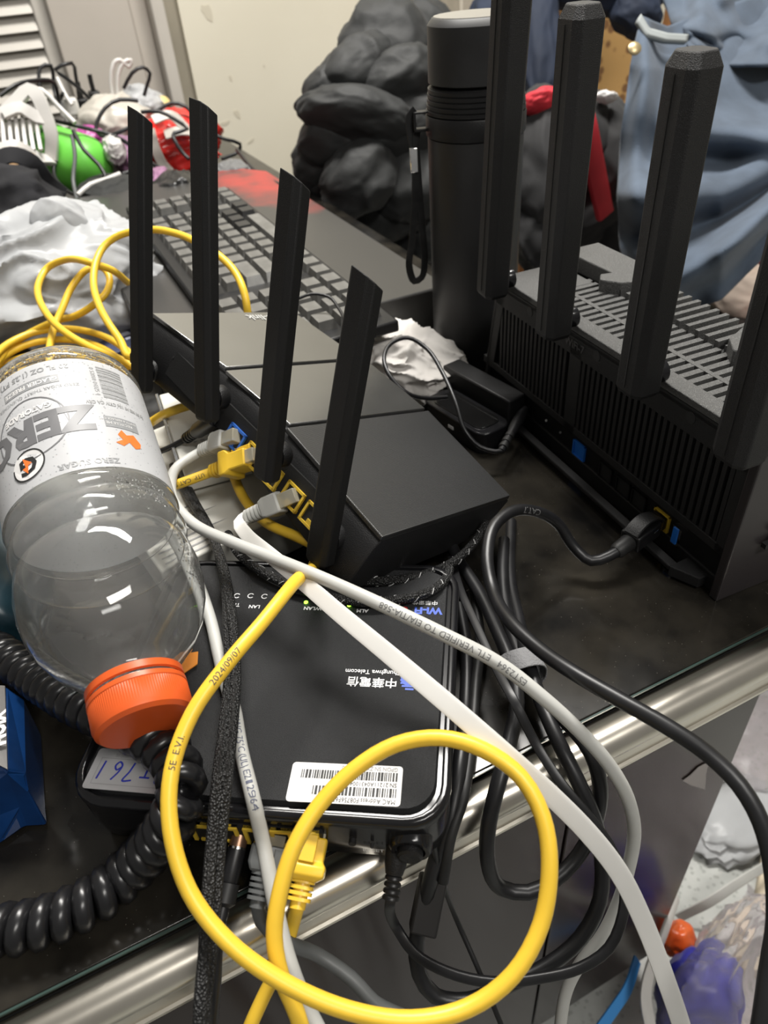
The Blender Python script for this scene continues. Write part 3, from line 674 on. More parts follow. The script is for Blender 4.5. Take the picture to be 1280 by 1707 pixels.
# condensation beads inside the empty bottle
dm = MB(); rnd = random.Random(5)
def bead(phi, z, rr, r):
    c = Vector((rr*math.cos(phi), rr*math.sin(phi), z)); nrm = Vector((math.cos(phi), math.sin(phi), 0))
    Mx_ = axis_frame(c, -nrm, (0, 0, 1)); dm.lathe([(r, 0), (r*.8, r*.35), (r*.35, r*.6)], 7, Mx_)
for k in range(420):
    z = rnd.uniform(.004, .019); rr = .0385 if z > .009 else .034; bead(rnd.uniform(-1.7, 1.7), z*k_, rr-.0006, rnd.uniform(.0004, .0009))
for k in range(200): bead(rnd.gauss(-.75, .3), rnd.gauss(.100, .004)*k_, .0370, rnd.uniform(.0003, .0007))
for k in range(160): bead(rnd.gauss(-1.2, .14), rnd.uniform(.118, .15)*k_, .0380, rnd.uniform(.0003, .0007))
o = dm.build('water_beads', mat('water', (1, 1, 1), .02, trans=1, ior=1.33), bottle); o['kind'] = 'stuff'
# ================================================================== cables
def cable(name, path, r, m, label, group=None, seg=12, step=.004, flat=None, up=None, cat='cable'):
    C3 = pts3(path); q = path[-1]
    if not isinstance(q, Vector) and len(q) == 4 and q[2] == 'd' and q[1] > 1700 and q[3] < .45:
        # a cable that leaves the frame downward hangs on towards the floor
        a, b2 = C3[-2], C3[-1]; d_ = (b2-a).normalized(); d_.y = min(d_.y, .1)
        C3 += [b2+d_*.04+Vector((0, 0, -.03)), b2+d_*.07+Vector((0, 0, -.16)), b2+d_*.08+Vector((.01, 0, -.38)), Vector((b2.x+d_.x*.09+.03, b2.y+d_.y*.09-.01, FLOORZ+r))]
    P = spline(C3, step)
    o = MB().tube(P, r, seg, flat=flat, up=up).build(name, m, ang=60)
    tag(o, label, cat, group); return o, P
def plug_frame(p0, p1, up=(0, 0, 1)):
    """z axis from the socket p0 outward to p1, y near up"""
    z = (p1-p0).normalized(); y = Vector(up); y = (y-z*y.dot(z)).normalized(); x = y.cross(z)
    M = Matrix.Identity(4)
    for i in range(3): M[i][0], M[i][1], M[i][2], M[i][3] = x[i], y[i], z[i], p0[i]
    return M
clear_p = mat('clear_plug_plastic', (.75, .70, .55), .12, trans=.6, ior=1.35)
def rj45(parent, M, m, L=.030, cl=.008, ribs=5, body=None, boxy=True, kind=0):
    """modular plug: clear nose, moulded body, ribbed strain relief; z runs away from the socket"""
    MB().box(-.0058, .0058, -.0042, .0040, -.004, cl).build('plug_nose', clear_p, parent, M=M, bevel=.0005)
    bl = L*.5
    if kind == 0:
        MB().loft([[(x*.0072, y*.0058, cl-.001) for x, y in ((-1, -1), (1, -1), (1, 1), (-1, 1))], [(x*.0072, y*.0058, bl) for x, y in ((-1, -1), (1, -1), (1, 1), (-1, 1))], [(x*.0058, y*.0048, L*.62) for x, y in ((-1, -1), (1, -1), (1, 1), (-1, 1))]]).build('plug_body', m, parent, M=M, bevel=.0011, ang=50)
        MB().box(-.003, .003, .0054, .0064, cl, bl*.9).build('latch_cover', m, parent, M=M, bevel=.0004)
    else:
        MB().loft([[(x*.0068, y*.0052, cl*.3) for x, y in ((-1, -1), (1, -1), (1, 1), (-1, 1))], [(x*.0068, y*.0052, bl*.85) for x, y in ((-1, -1), (1, -1), (1, 1), (-1, 1))], [(x*.0082, y*.0074, bl*.95) for x, y in ((-1, -1), (1, -1), (1, 1), (-1, 1))], [(x*.0082, y*.0074, bl*1.25) for x, y in ((-1, -1), (1, -1), (1, 1), (-1, 1))], [(x*.005, y*.005, bl*1.4) for x, y in ((-1, -1), (1, -1), (1, 1), (-1, 1))]]).build('plug_body', m, parent, M=M, bevel=.0008, ang=50)
        MB().box(-.0032, .0032, .005, .0080, .001, bl*.9).build('latch_cover', m, parent, M=M, bevel=.0004)
    z0 = L*.6; pit = (L-z0)/ribs
    core = MB().lathe([(.0034, z0-.002), (.0032, L+.002)], 14); core.build('strain_core', m, parent, M=M)
    for k in range(ribs):
        f_ = 1-.12*k/ribs
        MB().loft([[(x*.0052*f_, y*.0046*f_, z) for x, y in rrect(2, 2, .7, 4)] for z in (z0+pit*k, z0+pit*k+pit*.62)]).build('strain_rib', m, parent, M=M, ang=50)
def tube_text(parent, P, s0, text, size, m, side, r, flip=False, name='cable_print'):
    """letters laid along the cable starting at arc length s0, on the side that faces the vector side"""
    me = text_mesh(text, size, 'LEFT')
    bm = bmesh.new(); bm.from_mesh(me); bmesh.ops.triangulate(bm, faces=bm.faces)
    for it in range(4):
        ed = [e for e in bm.edges if e.calc_length() > .0009]
        if not ed: break
        bmesh.ops.subdivide_edges(bm, edges=ed, cuts=1); bmesh.ops.triangulate(bm, faces=bm.faces)
    bm.to_mesh(me); bm.free()
    cum = [0]
    for a, b2 in zip(P, P[1:]): cum.append(cum[-1]+(b2-a).length)
    tot = cum[-1]
    for v in me.vertices:
        s = s0+(v.co.x if not flip else -v.co.x); s = min(max(s, 0), tot-1e-5)
        i = max(k for k in range(len(cum)-1) if cum[k] <= s); f_ = (s-cum[i])/max(cum[i+1]-cum[i], 1e-9)
        p = P[i].lerp(P[i+1], f_)
        t = (P[min(i+2, len(P)-1)]-P[max(i-1, 0)]).normalized()
        n_ = Vector(side) if not callable(side) else side(p)
        n_ = (n_-t*n_.dot(t)).normalized(); bq = n_.cross(t).normalized()
        a = (v.co.y if not flip else -v.co.y)/r
        v.co = p+(n_*math.cos(a)+bq*math.sin(a))*(r*1.02)
    return obj(name, me, m, parent)
def tocam(p): return (CAM-p).normalized()
YR = .0031
# --- yellow loop over the modem
Yc, P = cable('ethernet_cable', [(385, 780, .052), (405, 828, .046), (445, 872, .047), (500, 897, .049), (530, 915, .050), (522, 945, .052), (490, 972, 'd', .325), (435, 1040, 'd', .302), (380, 1105, 'd', .288), (320, 1190, 'd', .277), (286, 1285, 'd', .268), (284, 1380, 'd', .262), (315, 1485, 'd', .257), (380, 1570, 'd', .253), (470, 1636, 'd', .250), (580, 1684, 'd', .248), (685, 1700, 'd', .248), (780, 1680, 'd', .250), (855, 1625, 'd', .252), (902, 1540, 'd', .255), (916, 1440, 'd', .258), (904, 1360, 'd', .262), (868, 1295, 'd', .266), (806, 1250, 'd', .270), (735, 1230, 'd', .274), (660, 1241, 'd', .276), (590, 1283, 'd', .274), (530, 1345, 'd', .270), (490, 1412, 'd', .265), (466, 1490, 'd', .261), (457, 1560, 'd', .259), (468, 1625, 'd', .258), (495, 1690, 'd', .257), (510, 1745, 'd', .257)], YR, yellow, 'yellow network cable making a big loop over the modem and desk edge')
pr_b = mat('cable_print_ink', (.06, .055, .05), .6)
tube_text(Yc, P, .238, '2024/09/07', .0038, pr_b, tocam, YR, flip=True)
tube_text(Yc, P, .272, '5E  E.V.I.', .0036, pr_b, tocam, YR, flip=True)
# --- yellow cable plugged into the modem
p0 = PZ(522, 1384, .022); p1 = PZ(497, 1506, .012)
Yo, P = cable('ethernet_cable', [p1-(p1-p0)*.05, p1, (486, 1548, 'd', .293), (470, 1600, 'd', .289), (440, 1660, 'd', .285), (408, 1735, 'd', .282)], YR*.93, yellow, 'yellow network cable plugged into the modem, hanging off the desk edge')
rj45(Yo, plug_frame(p0, p1, (0, -.3, 1)), yellow, L=(p1-p0).length, kind=1)
# --- dark grey cable with grey boot in the modem
p0 = PZ(458, 1380, .022); p1 = PZ(430, 1505, .012)
Go, P = cable('ethernet_cable', [p1-(p1-p0)*.05, p1, (436, 1535, 'd', .289), (468, 1566, 'd', .288), (530, 1592, 'd', .296), (585, 1630, 'd', .294), (625, 1672, 'd', .292), (655, 1688, 'd', .291), (690, 1705, 'd', .290), (715, 1745, 'd', .289)], .0029, greyd, 'dark grey network cable with ribbed grey boot plugged into the modem')
rj45(Go, plug_frame(p0, p1, (0, -.3, 1)), greyd, L=(p1-p0).length, kind=0)
# --- black optical lead
p0 = PZ(402, 1385, .020); p1 = PZ(372, 1512, .010)
Bo, P = cable('fibre_lead', [p1-(p1-p0)*.1, p1, (362, 1560, 'd', .283), (358, 1630, 'd', .281), (352, 1740, 'd', .290)], .0027, rubber, 'black lead with bronze collar plugged into the modem beside braided cord')
Mq = plug_frame(p0, p1); Lq = (p1-p0).length
MB().lathe([(.0036, -.002), (.0036, Lq*.22)], 18).build('bronze_collar', mat('bronze_metal', (.25, .15, .10), .35, .8), Bo, M=Mq)
MB().lathe([(.0042, Lq*.22), (.0042, Lq*.25)], 18).build('bright_ring', chrome, Bo, M=Mq)
MB().lathe([(.0040, Lq*.25), (.0036, Lq*.68), (.0033, Lq*.70)], 18).build('grip', rubber, Bo, M=Mq)
MB().lathe([(.0045, Lq*.7), (.0045, Lq*.95), (.0030, Lq)], 18).build('boot', rubber2, Bo, M=Mq)
# --- light grey cable under the braided cord
Lg, P = cable('ethernet_cable', [(262, 850, .055), (290, 895, .052), (325, 960, .046), (350, 1030, .043), (364, 1090, .042), (376, 1140, .042), (390, 1180, .042), (402, 1250, .042), (420, 1325, .043), (440, 1410, 'd', .292), (457, 1500, 'd', .283), (478, 1590, 'd', .276), (505, 1665, 'd', .272), (545, 1745, 'd', .270)], .0031, greyc, 'light grey network cable printed with awg rating lying on the modem')
tube_text(Lg, P, .143, '4PR 24AWG 75°C (UL) E212964', .0042, mat('cable_print_blue_grey', (.10, .11, .16), .6), tocam, .0031)
# --- black braided cord over the modem
braid = mat('braided_black_sleeve', (.012, .012, .012), .5)
nt = braid.node_tree; b = nt.nodes['Principled BSDF']; wv = nt.nodes.new('ShaderNodeTexVoronoi'); wv.inputs['Scale'].default_value = 1000
tcn = nt.nodes.new('ShaderNodeTexCoord'); nt.links.new(tcn.outputs['Object'], wv.inputs['Vector'])
bp = nt.nodes.new('ShaderNodeBump'); bp.inputs['Distance'].default_value = .001; nt.links.new(wv.outputs['Distance'], bp.inputs['Height']); nt.links.new(bp.outputs['Normal'], b.inputs['Normal'])
rp = nt.nodes.new('ShaderNodeValToRGB'); rp.color_ramp.elements[0].color = (.017, .017, .017, 1); rp.color_ramp.elements[1].color = (.004, .004, .004, 1); nt.links.new(wv.outputs['Distance'], rp.inputs[0]); nt.links.new(rp.outputs[0], b.inputs['Base Color'])
P0 = spline(pts3([(292, 775, .036), (318, 830, .037), (350, 885, .042), (373, 955, .048), (384, 1040, .050), (387, 1130, .051), (380, 1215, .052), (370, 1300, .054), (362, 1385, 'd', .278), (354, 1480, 'd', .268), (347, 1580, 'd', .260), (338, 1735, 'd', .252)])+[PD(338, 1735, .252)+Vector((-.002, -.02, -.12)), PD(338, 1735, .252)+Vector((0, -.02, -.4)), PD(338, 1735, .252)+Vector((.02, -.02, FLOORZ-.03))], .0035)
bm_ = MB(); Fr = frames(P0)
for ph in (0, PI):
    Q = [p+(a*math.cos(i*.05+ph)+b2*math.sin(i*.05+ph))*.0017 for i, (p, t, a, b2) in enumerate(Fr)]
    bm_.tube(Q, .0026, 10)
Bc = bm_.build('braided_cord', braid, ang=60); tag(Bc, 'thick black braided cord running across the modem and over the desk edge', 'cable')
# --- grey round cable from middle router, over the modem, down the front
def r1w(x, y, z): return R1 @ Vector((x, y, z))
def rear_world(y, t=.36): return R1 @ rear_frame(y, t)
pf = rear_world(.1205); p0 = pf.translation
def rj_at(parent, y, target, m, L, kind=0):
    F_ = rear_world(y); p = F_.translation.copy()
    rj45(parent, plug_frame(p, target, F_.to_3x3().col[1]), m, L=L, kind=kind)
pg = PD(322, 758, (PZ(322, 758, .062)-CAM).dot(CF))
dg = (pg-p0); pe = p0+dg.normalized()*min(dg.length, .034)
Gr, P = cable('ethernet_cable', [pe-dg.normalized()*.003, pe, (296, 778, .064), (285, 808, .066), (293, 842, .07), (325, 875, 'd', .385), (390, 905, 'd', .365), (465, 934, 'd', .345), (545, 967, 'd', .328), (640, 1010, 'd', .312), (740, 1058, 'd', .303), (830, 1105, 'd', .300), (905, 1163, 'd', .300), (965, 1218, 'd', .304), (1015, 1275, 'd', .312), (1046, 1330, 'd', .320), (1057, 1385, 'd', .330), (1048, 1445, 'd', .340), (1030, 1505, 'd', .350), (1003, 1560, 'd', .358), (966, 1608, 'd', .365), (943, 1655, 'd', .37), (930, 1740, 'd', .375)], .0031, greyc, 'light grey round network cable crossing above the modem to the right')
rj_at(Gr, .1205, pe, greyc, (pe-p0).length)
tube_text(Gr, P, .292, 'EST2364   ETL VERIFIED TO EIA/TIA-568', .0040, mat('cable_print_grey', (.13, .13, .13), .6), tocam, .0031, flip=True)
# --- yellow plug into middle router
p0 = rear_world(.101).translation
pg = PZ(352, 787, .062); dg = pg-p0; pe = p0+dg.normalized()*min(dg.length, .036)
Yr, P = cable('ethernet_cable', [pe-dg.normalized()*.003, pe, (300, 806, .060), (255, 820, .057), (215, 830, .050), (165, 800, .030), (140, 740, .030), (110, 690, .040)], YR, yellow, 'yellow network cable plugged into the middle router beside the grey plug')
rj_at(Yr, .101, pe, yellow, (pe-p0).length, kind=1)
tube_text(Yr, P, .008, 'UTP  CAT.5E', .0036, pr_b, tocam, YR)
# --- white flat cable
p0 = rear_world(.0625).translation
pg = PZ(412, 862, .055); dg = pg-p0; pe = p0+dg.normalized()*min(dg.length, .034)
Fl, P = cable('flat_ethernet_cable', [pe-dg.normalized()*.002, pe, (400, 872, .056), (410, 890, .060), (450, 925, 'd', .355), (505, 970, 'd', .335), (570, 1026, 'd', .312), (645, 1088, 'd', .293), (740, 1168, 'd', .278), (830, 1246, 'd', .272), (910, 1318, 'd', .272), (980, 1388, 'd', .275), (1032, 1455, 'd', .280), (1072, 1535, 'd', .287), (1105, 1620, 'd', .294), (1145, 1745, 'd', .305)], .002, whitec, 'white flat network cable running diagonally across the modem to lower right', flat=(.0039, .0008), up=-CF, seg=14)
rj_at(Fl, .0625, pe, greyc, (pe-p0).length*1.0)
# --- black network cable of the standing router
q = r2pt(1085, 905, .0); pp = R2 @ Vector((.001, q.y, .018)); pe = PZ(1003, 938, .016)
pe = pp+(pe-pp).normalized()*min((pe-pp).length, .040)
Ck, P = cable('ethernet_cable', [pe-(pe-pp).normalized()*.004, pe, (985, 935, .014), (955, 910, .020), (930, 873, .034), (895, 853, .047), (855, 852, .055), (823, 878, .056), (812, 930, .052), (822, 985, .048), (852, 1038, 'd', .335), (900, 1083, 'd', .318), (960, 1124, 'd', .302), (1032, 1166, 'd', .290), (1110, 1210, 'd', .280), (1180, 1257, 'd', .272), (1232, 1308, 'd', .266), (1268, 1370, 'd', .262), (1288, 1450, 'd', .260), (1292, 1540, 'd', .258), (1280, 1620, 'd', .257), (1262, 1740, 'd', .256)], .0033, rubber, 'black network cable arching from the standing router to the right')
Mq = plug_frame(pp, pe); Lq = (pe-pp).length
MB().box(-.0058, .0058, -.004, .004, -.003, .006).build('plug_nose', blackg, Ck, M=Mq, bevel=.0004)
MB().box(-.0066, .0066, .0008, .0018, .004, .012).build('metal_shield', chrome, Ck, M=Mq, bevel=.0002)
MB().box(-.0065, .0065, -.0055, .0055, .005, Lq*.68).build('plug_body', rubber, Ck, M=Mq, bevel=.001)
MB().tube(spline([(0, .0055, .003), (0, .0085, .009), (0, .0100, .016), (0, .0085, .023), (0, .0062, .027)], .002), .002, 8, flat=(.0050, .0007), up=(0, 1, 0)).build('latch_tab', black, Ck, M=Mq)
MB().lathe([(.0048, Lq*.66), (.0052, Lq*.7), (.0048, Lq*.95), (.0036, Lq)], 18).build('boot', rubber2, Ck, M=Mq)
tube_text(Ck, P, .070, 'CAT.7', .0050, mat('grey_cable_print', (.12, .12, .12), .6), tocam, .0033)
# --- power cords bundled by a strap
KR = .0036
Ka, P = cable('mains_cable', [(740, 880, .02), (765, 935, .02), (800, 990, .022), (830, 1055, .024), (852, 1110, .024), (862, 1170, .022), (852, 1225, .018), (835, 1290, 'd', .322), (815, 1370, 'd', .318), (813, 1435, 'd', .323), (835, 1480, 'd', .335), (880, 1488, 'd', .335), (925, 1466, 'd', .337), (965, 1425, 'd', .340), (992, 1370, 'd', .335), (1000, 1310, 'd', .328), (985, 1255, 'd', .326), (955, 1215, .016), (920, 1180, .020), (890, 1145, .014), (868, 1100, .012), (848, 1040, .010), (838, 960, .010), (840, 900, .010)], KR, rubber, 'thick black power cord hanging in a narrow loop off the desk edge', step=.005)
Kb, P = cable('mains_cable', [(852, 870, .004), (850, 960, .006), (868, 1050, .010), (882, 1110, .020), (900, 1165, .018), (930, 1235, 'd', .331), (962, 1300, 'd', .325), (988, 1360, 'd', .326), (1003, 1430, 'd', .338), (1000, 1500, 'd', .338), (968, 1563, 'd', .337), (915, 1608, 'd', .335), (850, 1640, 'd', .333), (780, 1668, 'd', .331), (725, 1660, 'd', .330), (698, 1622, 'd', .329), (694, 1570, 'd', .328), (708, 1505, 'd', .325), (728, 1430, 'd', .318), (752, 1360, 'd', .318), (767, 1270, .012), (776, 1180, .008), (778, 1090, .008), (765, 1010, .008)], KR, rubber, 'thick black power cord in a wide low loop with a flat tag sleeve', step=.005)
tg = PD(713, 1508, .326); tu = (PD(728, 1430, .334)-PD(698, 1580, .328)).normalized()
Mt = axis_frame(tg, tu, CR)
MB().box(-.0062, .0062, -.0052, .0052, -.0120, .0120).build('tag_sleeve', mat('black_sleeve', (.015, .014, .014), .5), Kb, M=Kb.matrix_world.inverted() @ Mt, bevel=.0012)
Ks, P = cable('mains_cable', [(790, 985, .012), (800, 1060, .012), (793, 1150, .012), (786, 1230, .010), (772, 1330, .008), (752, 1390, 'd', .315), (738, 1470, 'd', .318)], .0026, rubber2, 'black cord tucked along the right side of the modem')
# hook and loop strap
vm = mat('grey_hook_loop_strap', (.19, .19, .195), .9, bump=1, bump_scale=900)
c0 = PZ(868, 1117, .020); td = (PZ(885, 1150, .02)-PZ(850, 1085, .02)).normalized()
Mv = axis_frame(c0, td, (0, 0, 1)); vr = [(.0095*sgnpow(math.cos(2*PI*k/24), .8), .0115*sgnpow(math.sin(2*PI*k/24), .8)) for k in range(24)]
vs_ = MB().loft([[(x, y, -.006) for x, y in vr], [(x*1.02, y*1.02, -.0055) for x, y in vr], [(x*1.02, y*1.02, .0055) for x, y in vr], [(x, y, .006) for x, y in vr]], caps=False)
so_ = vs_.build('cable_strap', vm); so_.matrix_world = Mv; tag(so_, 'grey hook and loop strap bundling the black power cords', 'strap')
q = so_.modifiers.new('wall', 'SOLIDIFY'); q.thickness = .0008
# --- modem power lead
p0 = PZ(668, 1376, .020); p1 = PZ(650, 1505, .004)
Dc, P = cable('power_lead', [p1-(p1-p0)*.05, p1, (660, 1545, 'd', .322), (690, 1588, 'd', .318), (745, 1620, 'd', .315), (820, 1637, 'd', .313), (900, 1630, 'd', .312), (968, 1613, 'd', .312), (1015, 1580, 'd', .312), (1038, 1525, 'd', .312), (1040, 1470, 'd', .312), (1020, 1415, 'd', .312), (982, 1362, 'd', .312), (935, 1305, 'd', .314), (893, 1240, 'd', .320), (860, 1175, .038), (825, 1110, .036), (795, 1045, .034), (768, 985, .030), (752, 930, .02)], .0018, rubber, 'thin black power lead plugged into the modem, looping below the desk edge', flat=(.0022, .0013), up=-CF)
Mq = plug_frame(p0, p1, (0, -.3, 1)); Lq = (p1-p0).length
MB().box(-.0052, .0052, -.0045, .0045, -.002, Lq*.16).build('socket_collar', blackg, Dc, M=Mq, bevel=.0006)
MB().lathe([(.0048, Lq*.12), (.0050, Lq*.2), (.0046, Lq*.5), (.0036, Lq*.64)], 20).build('plug_body', black, Dc, M=Mq)
for k in range(4):
    MB().lathe([(.0032, 0), (.0036, .0006), (.0036, Lq*.05), (.0030, Lq*.06)], 16).build('strain_rib', rubber, Dc, M=Mq @ T((0, 0, Lq*(.65+.085*k))))
# --- thin straight black wire below the modem
cable('thin_wire', [(722, 1405, .006), (735, 1460, 'd', .322), (760, 1530, 'd', .340), (795, 1610, 'd', .337), (828, 1690, 'd', .335), (850, 1745, 'd', .334)], .0013, rubber, 'thin straight black wire dropping from under the modem corner')
# --- braided flecked cable arcs
fleck_w = mat('white_fleck', (.55, .55, .55), .6)
def flecked(path, label):
    o, P = cable('flecked_cable', path, .0026, braid, label)
    m_ = MB()
    for i, (p, t, a, b2) in enumerate(frames(P)):
        if i % 2 == 0 and 0 < i < len(P)-1:
            for dth in (0, PI):
                pr2 = []
                for k in range(5):
                    th = dth+i*.35+k*.25; pr2.append(p+t*(k*.0006)+(a*math.cos(th)+b2*math.sin(th))*.00262)
                m_.tube(pr2, .00022, 4)
    f_ = m_.build('white_fleck_thread', fleck_w, o); f_['kind'] = 'stuff'
flecked([(810, 872, .030), (790, 905, .030), (755, 937, .032), (700, 960, .036), (630, 969, .041), (560, 962, .043), (500, 945, .043), (460, 930, .043)], 'black flecked braided cable curving under the middle router, upper arc')
flecked([(749, 948, .034), (745, 962, .036), (720, 985, .041), (665, 1000, .042), (590, 1002, .0425), (510, 985, .0425), (445, 958, .043), (400, 925, .042), (380, 890, .036)], 'black flecked braided cable curving across the modem rear, lower arc')
# --- coiled cord
def coil(path, R, r, pitch, m, name, label):
    P = spline(pts3(path), .0012); fr = frames(P, up=None); cum = 0; Q = []
    for i, (p, t, a, b2) in enumerate(fr):
        if i: cum += (p-fr[i-1][0]).length
        th = 2*PI*cum/pitch; Q.append((p, a, b2, th))
    # resample finely in angle
    pts = []
    for (p, a, b2, th), (p2, a2, b3, th2) in zip(Q, Q[1:]):
        k = max(1, int((th2-th)/.35))
        for j in range(k):
            f_ = j/k; an = th+(th2-th)*f_; pts.append(p.lerp(p2, f_)+(a.lerp(a2, f_)*math.cos(an)+b2.lerp(b3, f_)*math.sin(an))*R)
    o = MB().tube(pts, r, 8).build(name, m, ang=80); tag(o, label, 'cable'); return o
coil([(-260, 930, .014), (-150, 985, .016), (-60, 1040, .026), (0, 1088, .032), (60, 1130, .036), (125, 1170, .046), (195, 1205, .049), (255, 1235, .049), (292, 1272, .049), (303, 1318, .048), (290, 1362, .040), (255, 1410, .024), (215, 1452, .0135), (165, 1494, .0125), (100, 1527, .0125), (40, 1545, .0125), (-60, 1556, .0125), (-180, 1545, .0125), (-300, 1500, .0125)],   .0064, .0042, .0081, mat('glossy_coil_cord', (.010, .010, .011), .28), 'coiled_cord', 'glossy black coiled telephone cord curling from under the orange cap')
# --- thin lead from the hub to the standing router
pz_ = r2pt(868, 745, -.002); pend = R2 @ Vector((-.001, pz_.y, .018)); pe = PZ(835, 752, .016)
Us, P = cable('usb_lead', [(745, 662, .030), (715, 664, .034), (680, 656, .045), (652, 630, .055), (640, 600, .062), (650, 574, .066), (680, 563, .066), (712, 582, .060), (738, 622, .052), (760, 672, .042), (775, 718, .030), (800, 745, .020), pe, pe.lerp(pend, .3)], .0016, rubber, 'thin black lead looping above white tissue into the standing router')
Mq = plug_frame(pend, pe); Lq = (pend-pe).length
MB().lathe([(.0042, 0), (.0042, Lq*.45), (.0030, Lq*.6), (.0024, Lq)], 16).build('plug_body', rubber, Us, M=Mq)
for k in range(3): MB().lathe([(.0034, 0), (.0034, Lq*.07)], 14).build('strain_rib', rubber2, Us, M=Mq @ T((0, 0, Lq*(.62+.12*k))))
# --- middle router power lead
p0 = rear_world(.143, .3).translation; pe = PZ(300, 738, .058); pe = p0+(pe-p0).normalized()*min((pe-p0).length, .042)
Pw, P = cable('power_lead', [pe-(pe-p0).normalized()*.004, pe, (268, 752, .056), (240, 752, .050), (205, 740, .04)], .0019, rubber, 'thin black power lead plugged into the middle router above the grey plug')
Mq = plug_frame(p0, pe); Lq = (pe-p0).length
MB().lathe([(.0052, 0), (.0054, .002), (.0050, Lq*.55), (.0036, Lq*.66)], 18).build('plug_body', rubber, Pw, M=Mq)
for k in range(4): MB().lathe([(.0038, 0), (.0036, Lq*.05)], 14).build('strain_rib', rubber, Pw, M=Mq @ T((0, 0, Lq*(.67+.08*k))))
# --- yellow coil of cable behind the bottle
def ring_pts(cx_, cy_, rx, ry, z, a0, a1, n=14, rot=0):
    out = []
    for k in range(n+1):
        a = a0+(a1-a0)*k/n; out.append(PZ(cx_+rx*math.cos(a)*math.cos(rot)-ry*math.sin(a)*math.sin(rot), cy_+rx*math.cos(a)*math.sin(rot)+ry*math.sin(a)*math.cos(rot), z))
    return out
loop = pts3([(213, 471, .075), (186, 450, .095), (151, 438, .105), (110, 433, .100), (79, 447, .092), (64, 474, .085), (65, 498, .080), (83, 530, .073), (113, 557, .068), (155, 581, .062), (206, 602, .056), (232, 622, .050)])
loop2 = ring_pts(110, 640, 122, 88, .046, -.6, 2.3)
Yl, P = cable('ethernet_cable', loop+ring_pts(105, 632, 128, 84, .046, 0.1, 6.0)+ring_pts(100, 640, 118, 74, .038, 6.3, 12.2), YR, yellow, 'yellow network cable with a raised oval loop in front of the white bag')
cable('ethernet_cable', [(250, 560, .075), (217, 595, .068), (200, 567, .074), (179, 536, .082), (165, 509, .088), (156, 474, .096), (160, 437, .106), (175, 409, .114), (200, 392, .120), (254, 383, .124), (292, 389, .124), (323, 401, .122), (365, 426, .114), (392, 454, .105), (407, 488, .094), (413, 522, .080), (415, 545, .068)], YR, yellow, 'yellow network cable arching behind the two left antennas of the middle router')
cable('ethernet_cable', [(81, 640, .040), (81, 602, .052), (83, 578, .056), (91, 543, .062), (103, 516, .070), (120, 478, .082), (144, 450, .092), (168, 445, .092), (182, 461, .086), (179, 485, .078), (155, 509, .070), (127, 526, .062), (96, 534, .055), (52, 554, .046), (21, 574, .042), (0, 597, .040), (-30, 640, .038)], YR, yellow, 'yellow network cable with a thin twisted loop reaching the left edge')
cable('ethernet_cable', [(205, 745, .040), (228, 722, .046), (255, 702, .05), (285, 686, .066), (312, 677, .068), (345, 672, .070)], YR, yellow, 'short yellow cable stretch passing between bottle label and the white carton')
cable('ethernet_cable', ring_pts(95, 655, 128, 66, .030, -.4, 5.6)+ring_pts(108, 662, 122, 60, .022, 5.9, 11.5), YR, yellow, 'yellow coil of network cable lying under the bottle base')
# ================================================================== soft shapes
def ico(sub):
    bm = bmesh.new(); bmesh.ops.create_icosphere(bm, subdivisions=sub, radius=1); me = bpy.data.meshes.new('b'); bm.to_mesh(me); bm.free(); return me
def blob(name, c, rad, m, parent=None, seed=0, amp=.15, freq=2.0, sub=4, rot=None, flat=None, crease=0, cfreq=3.0, M=None, ang=75, film=0, ff=2.2):
    """crumpled rounded form; crease adds sharp folds; flat = lowest z allowed"""
    me = ico(sub); me.name = name; so = Vector((seed*3.1, seed*1.7, seed*.9)); R = rot or Matrix.Identity(3)
    for v in me.vertices:
        n = v.co.normalized()
        k = 1+amp*noise.fractal(n*freq*.7+so, 1.0, 2.0, 1)
        if crease:
            w_ = n+.25*Vector((noise.noise(n*1.3+so), noise.noise(n*1.3+so*2), noise.noise(n*1.3-so)))
            k += crease*(.55-2.2*abs(noise.noise(w_*cfreq*.62+so)))+crease*.32*(.4-2*abs(noise.noise(w_*cfreq*1.25+so*2)))
        if film:
            w_ = n+.3*Vector((noise.noise(n*1.7+so), noise.noise(n*1.7+so*2), noise.noise(n*1.7-so)))
            r1, r2 = 1-abs(noise.noise(w_*ff+so)), 1-abs(noise.noise(w_*ff*2.1-so)); r3 = 1-abs(noise.noise(w_*ff*4.1-so*2))
            k += film*(r1**4*.6+r2**5*.22+r3**6*.05-.3)
        p = R @ Vector((n.x*rad[0]*k, n.y*rad[1]*k, n.z*rad[2]*k)); p = p+Vector(c)
        if flat is not None and p.z < flat: p.z = flat
        v.co = p
    me.polygons.foreach_set('use_smooth', [True]*len(me.polygons)); me.set_sharp_from_angle(angle=math.radians(ang))
    return obj(name, me, m, parent, M=M)
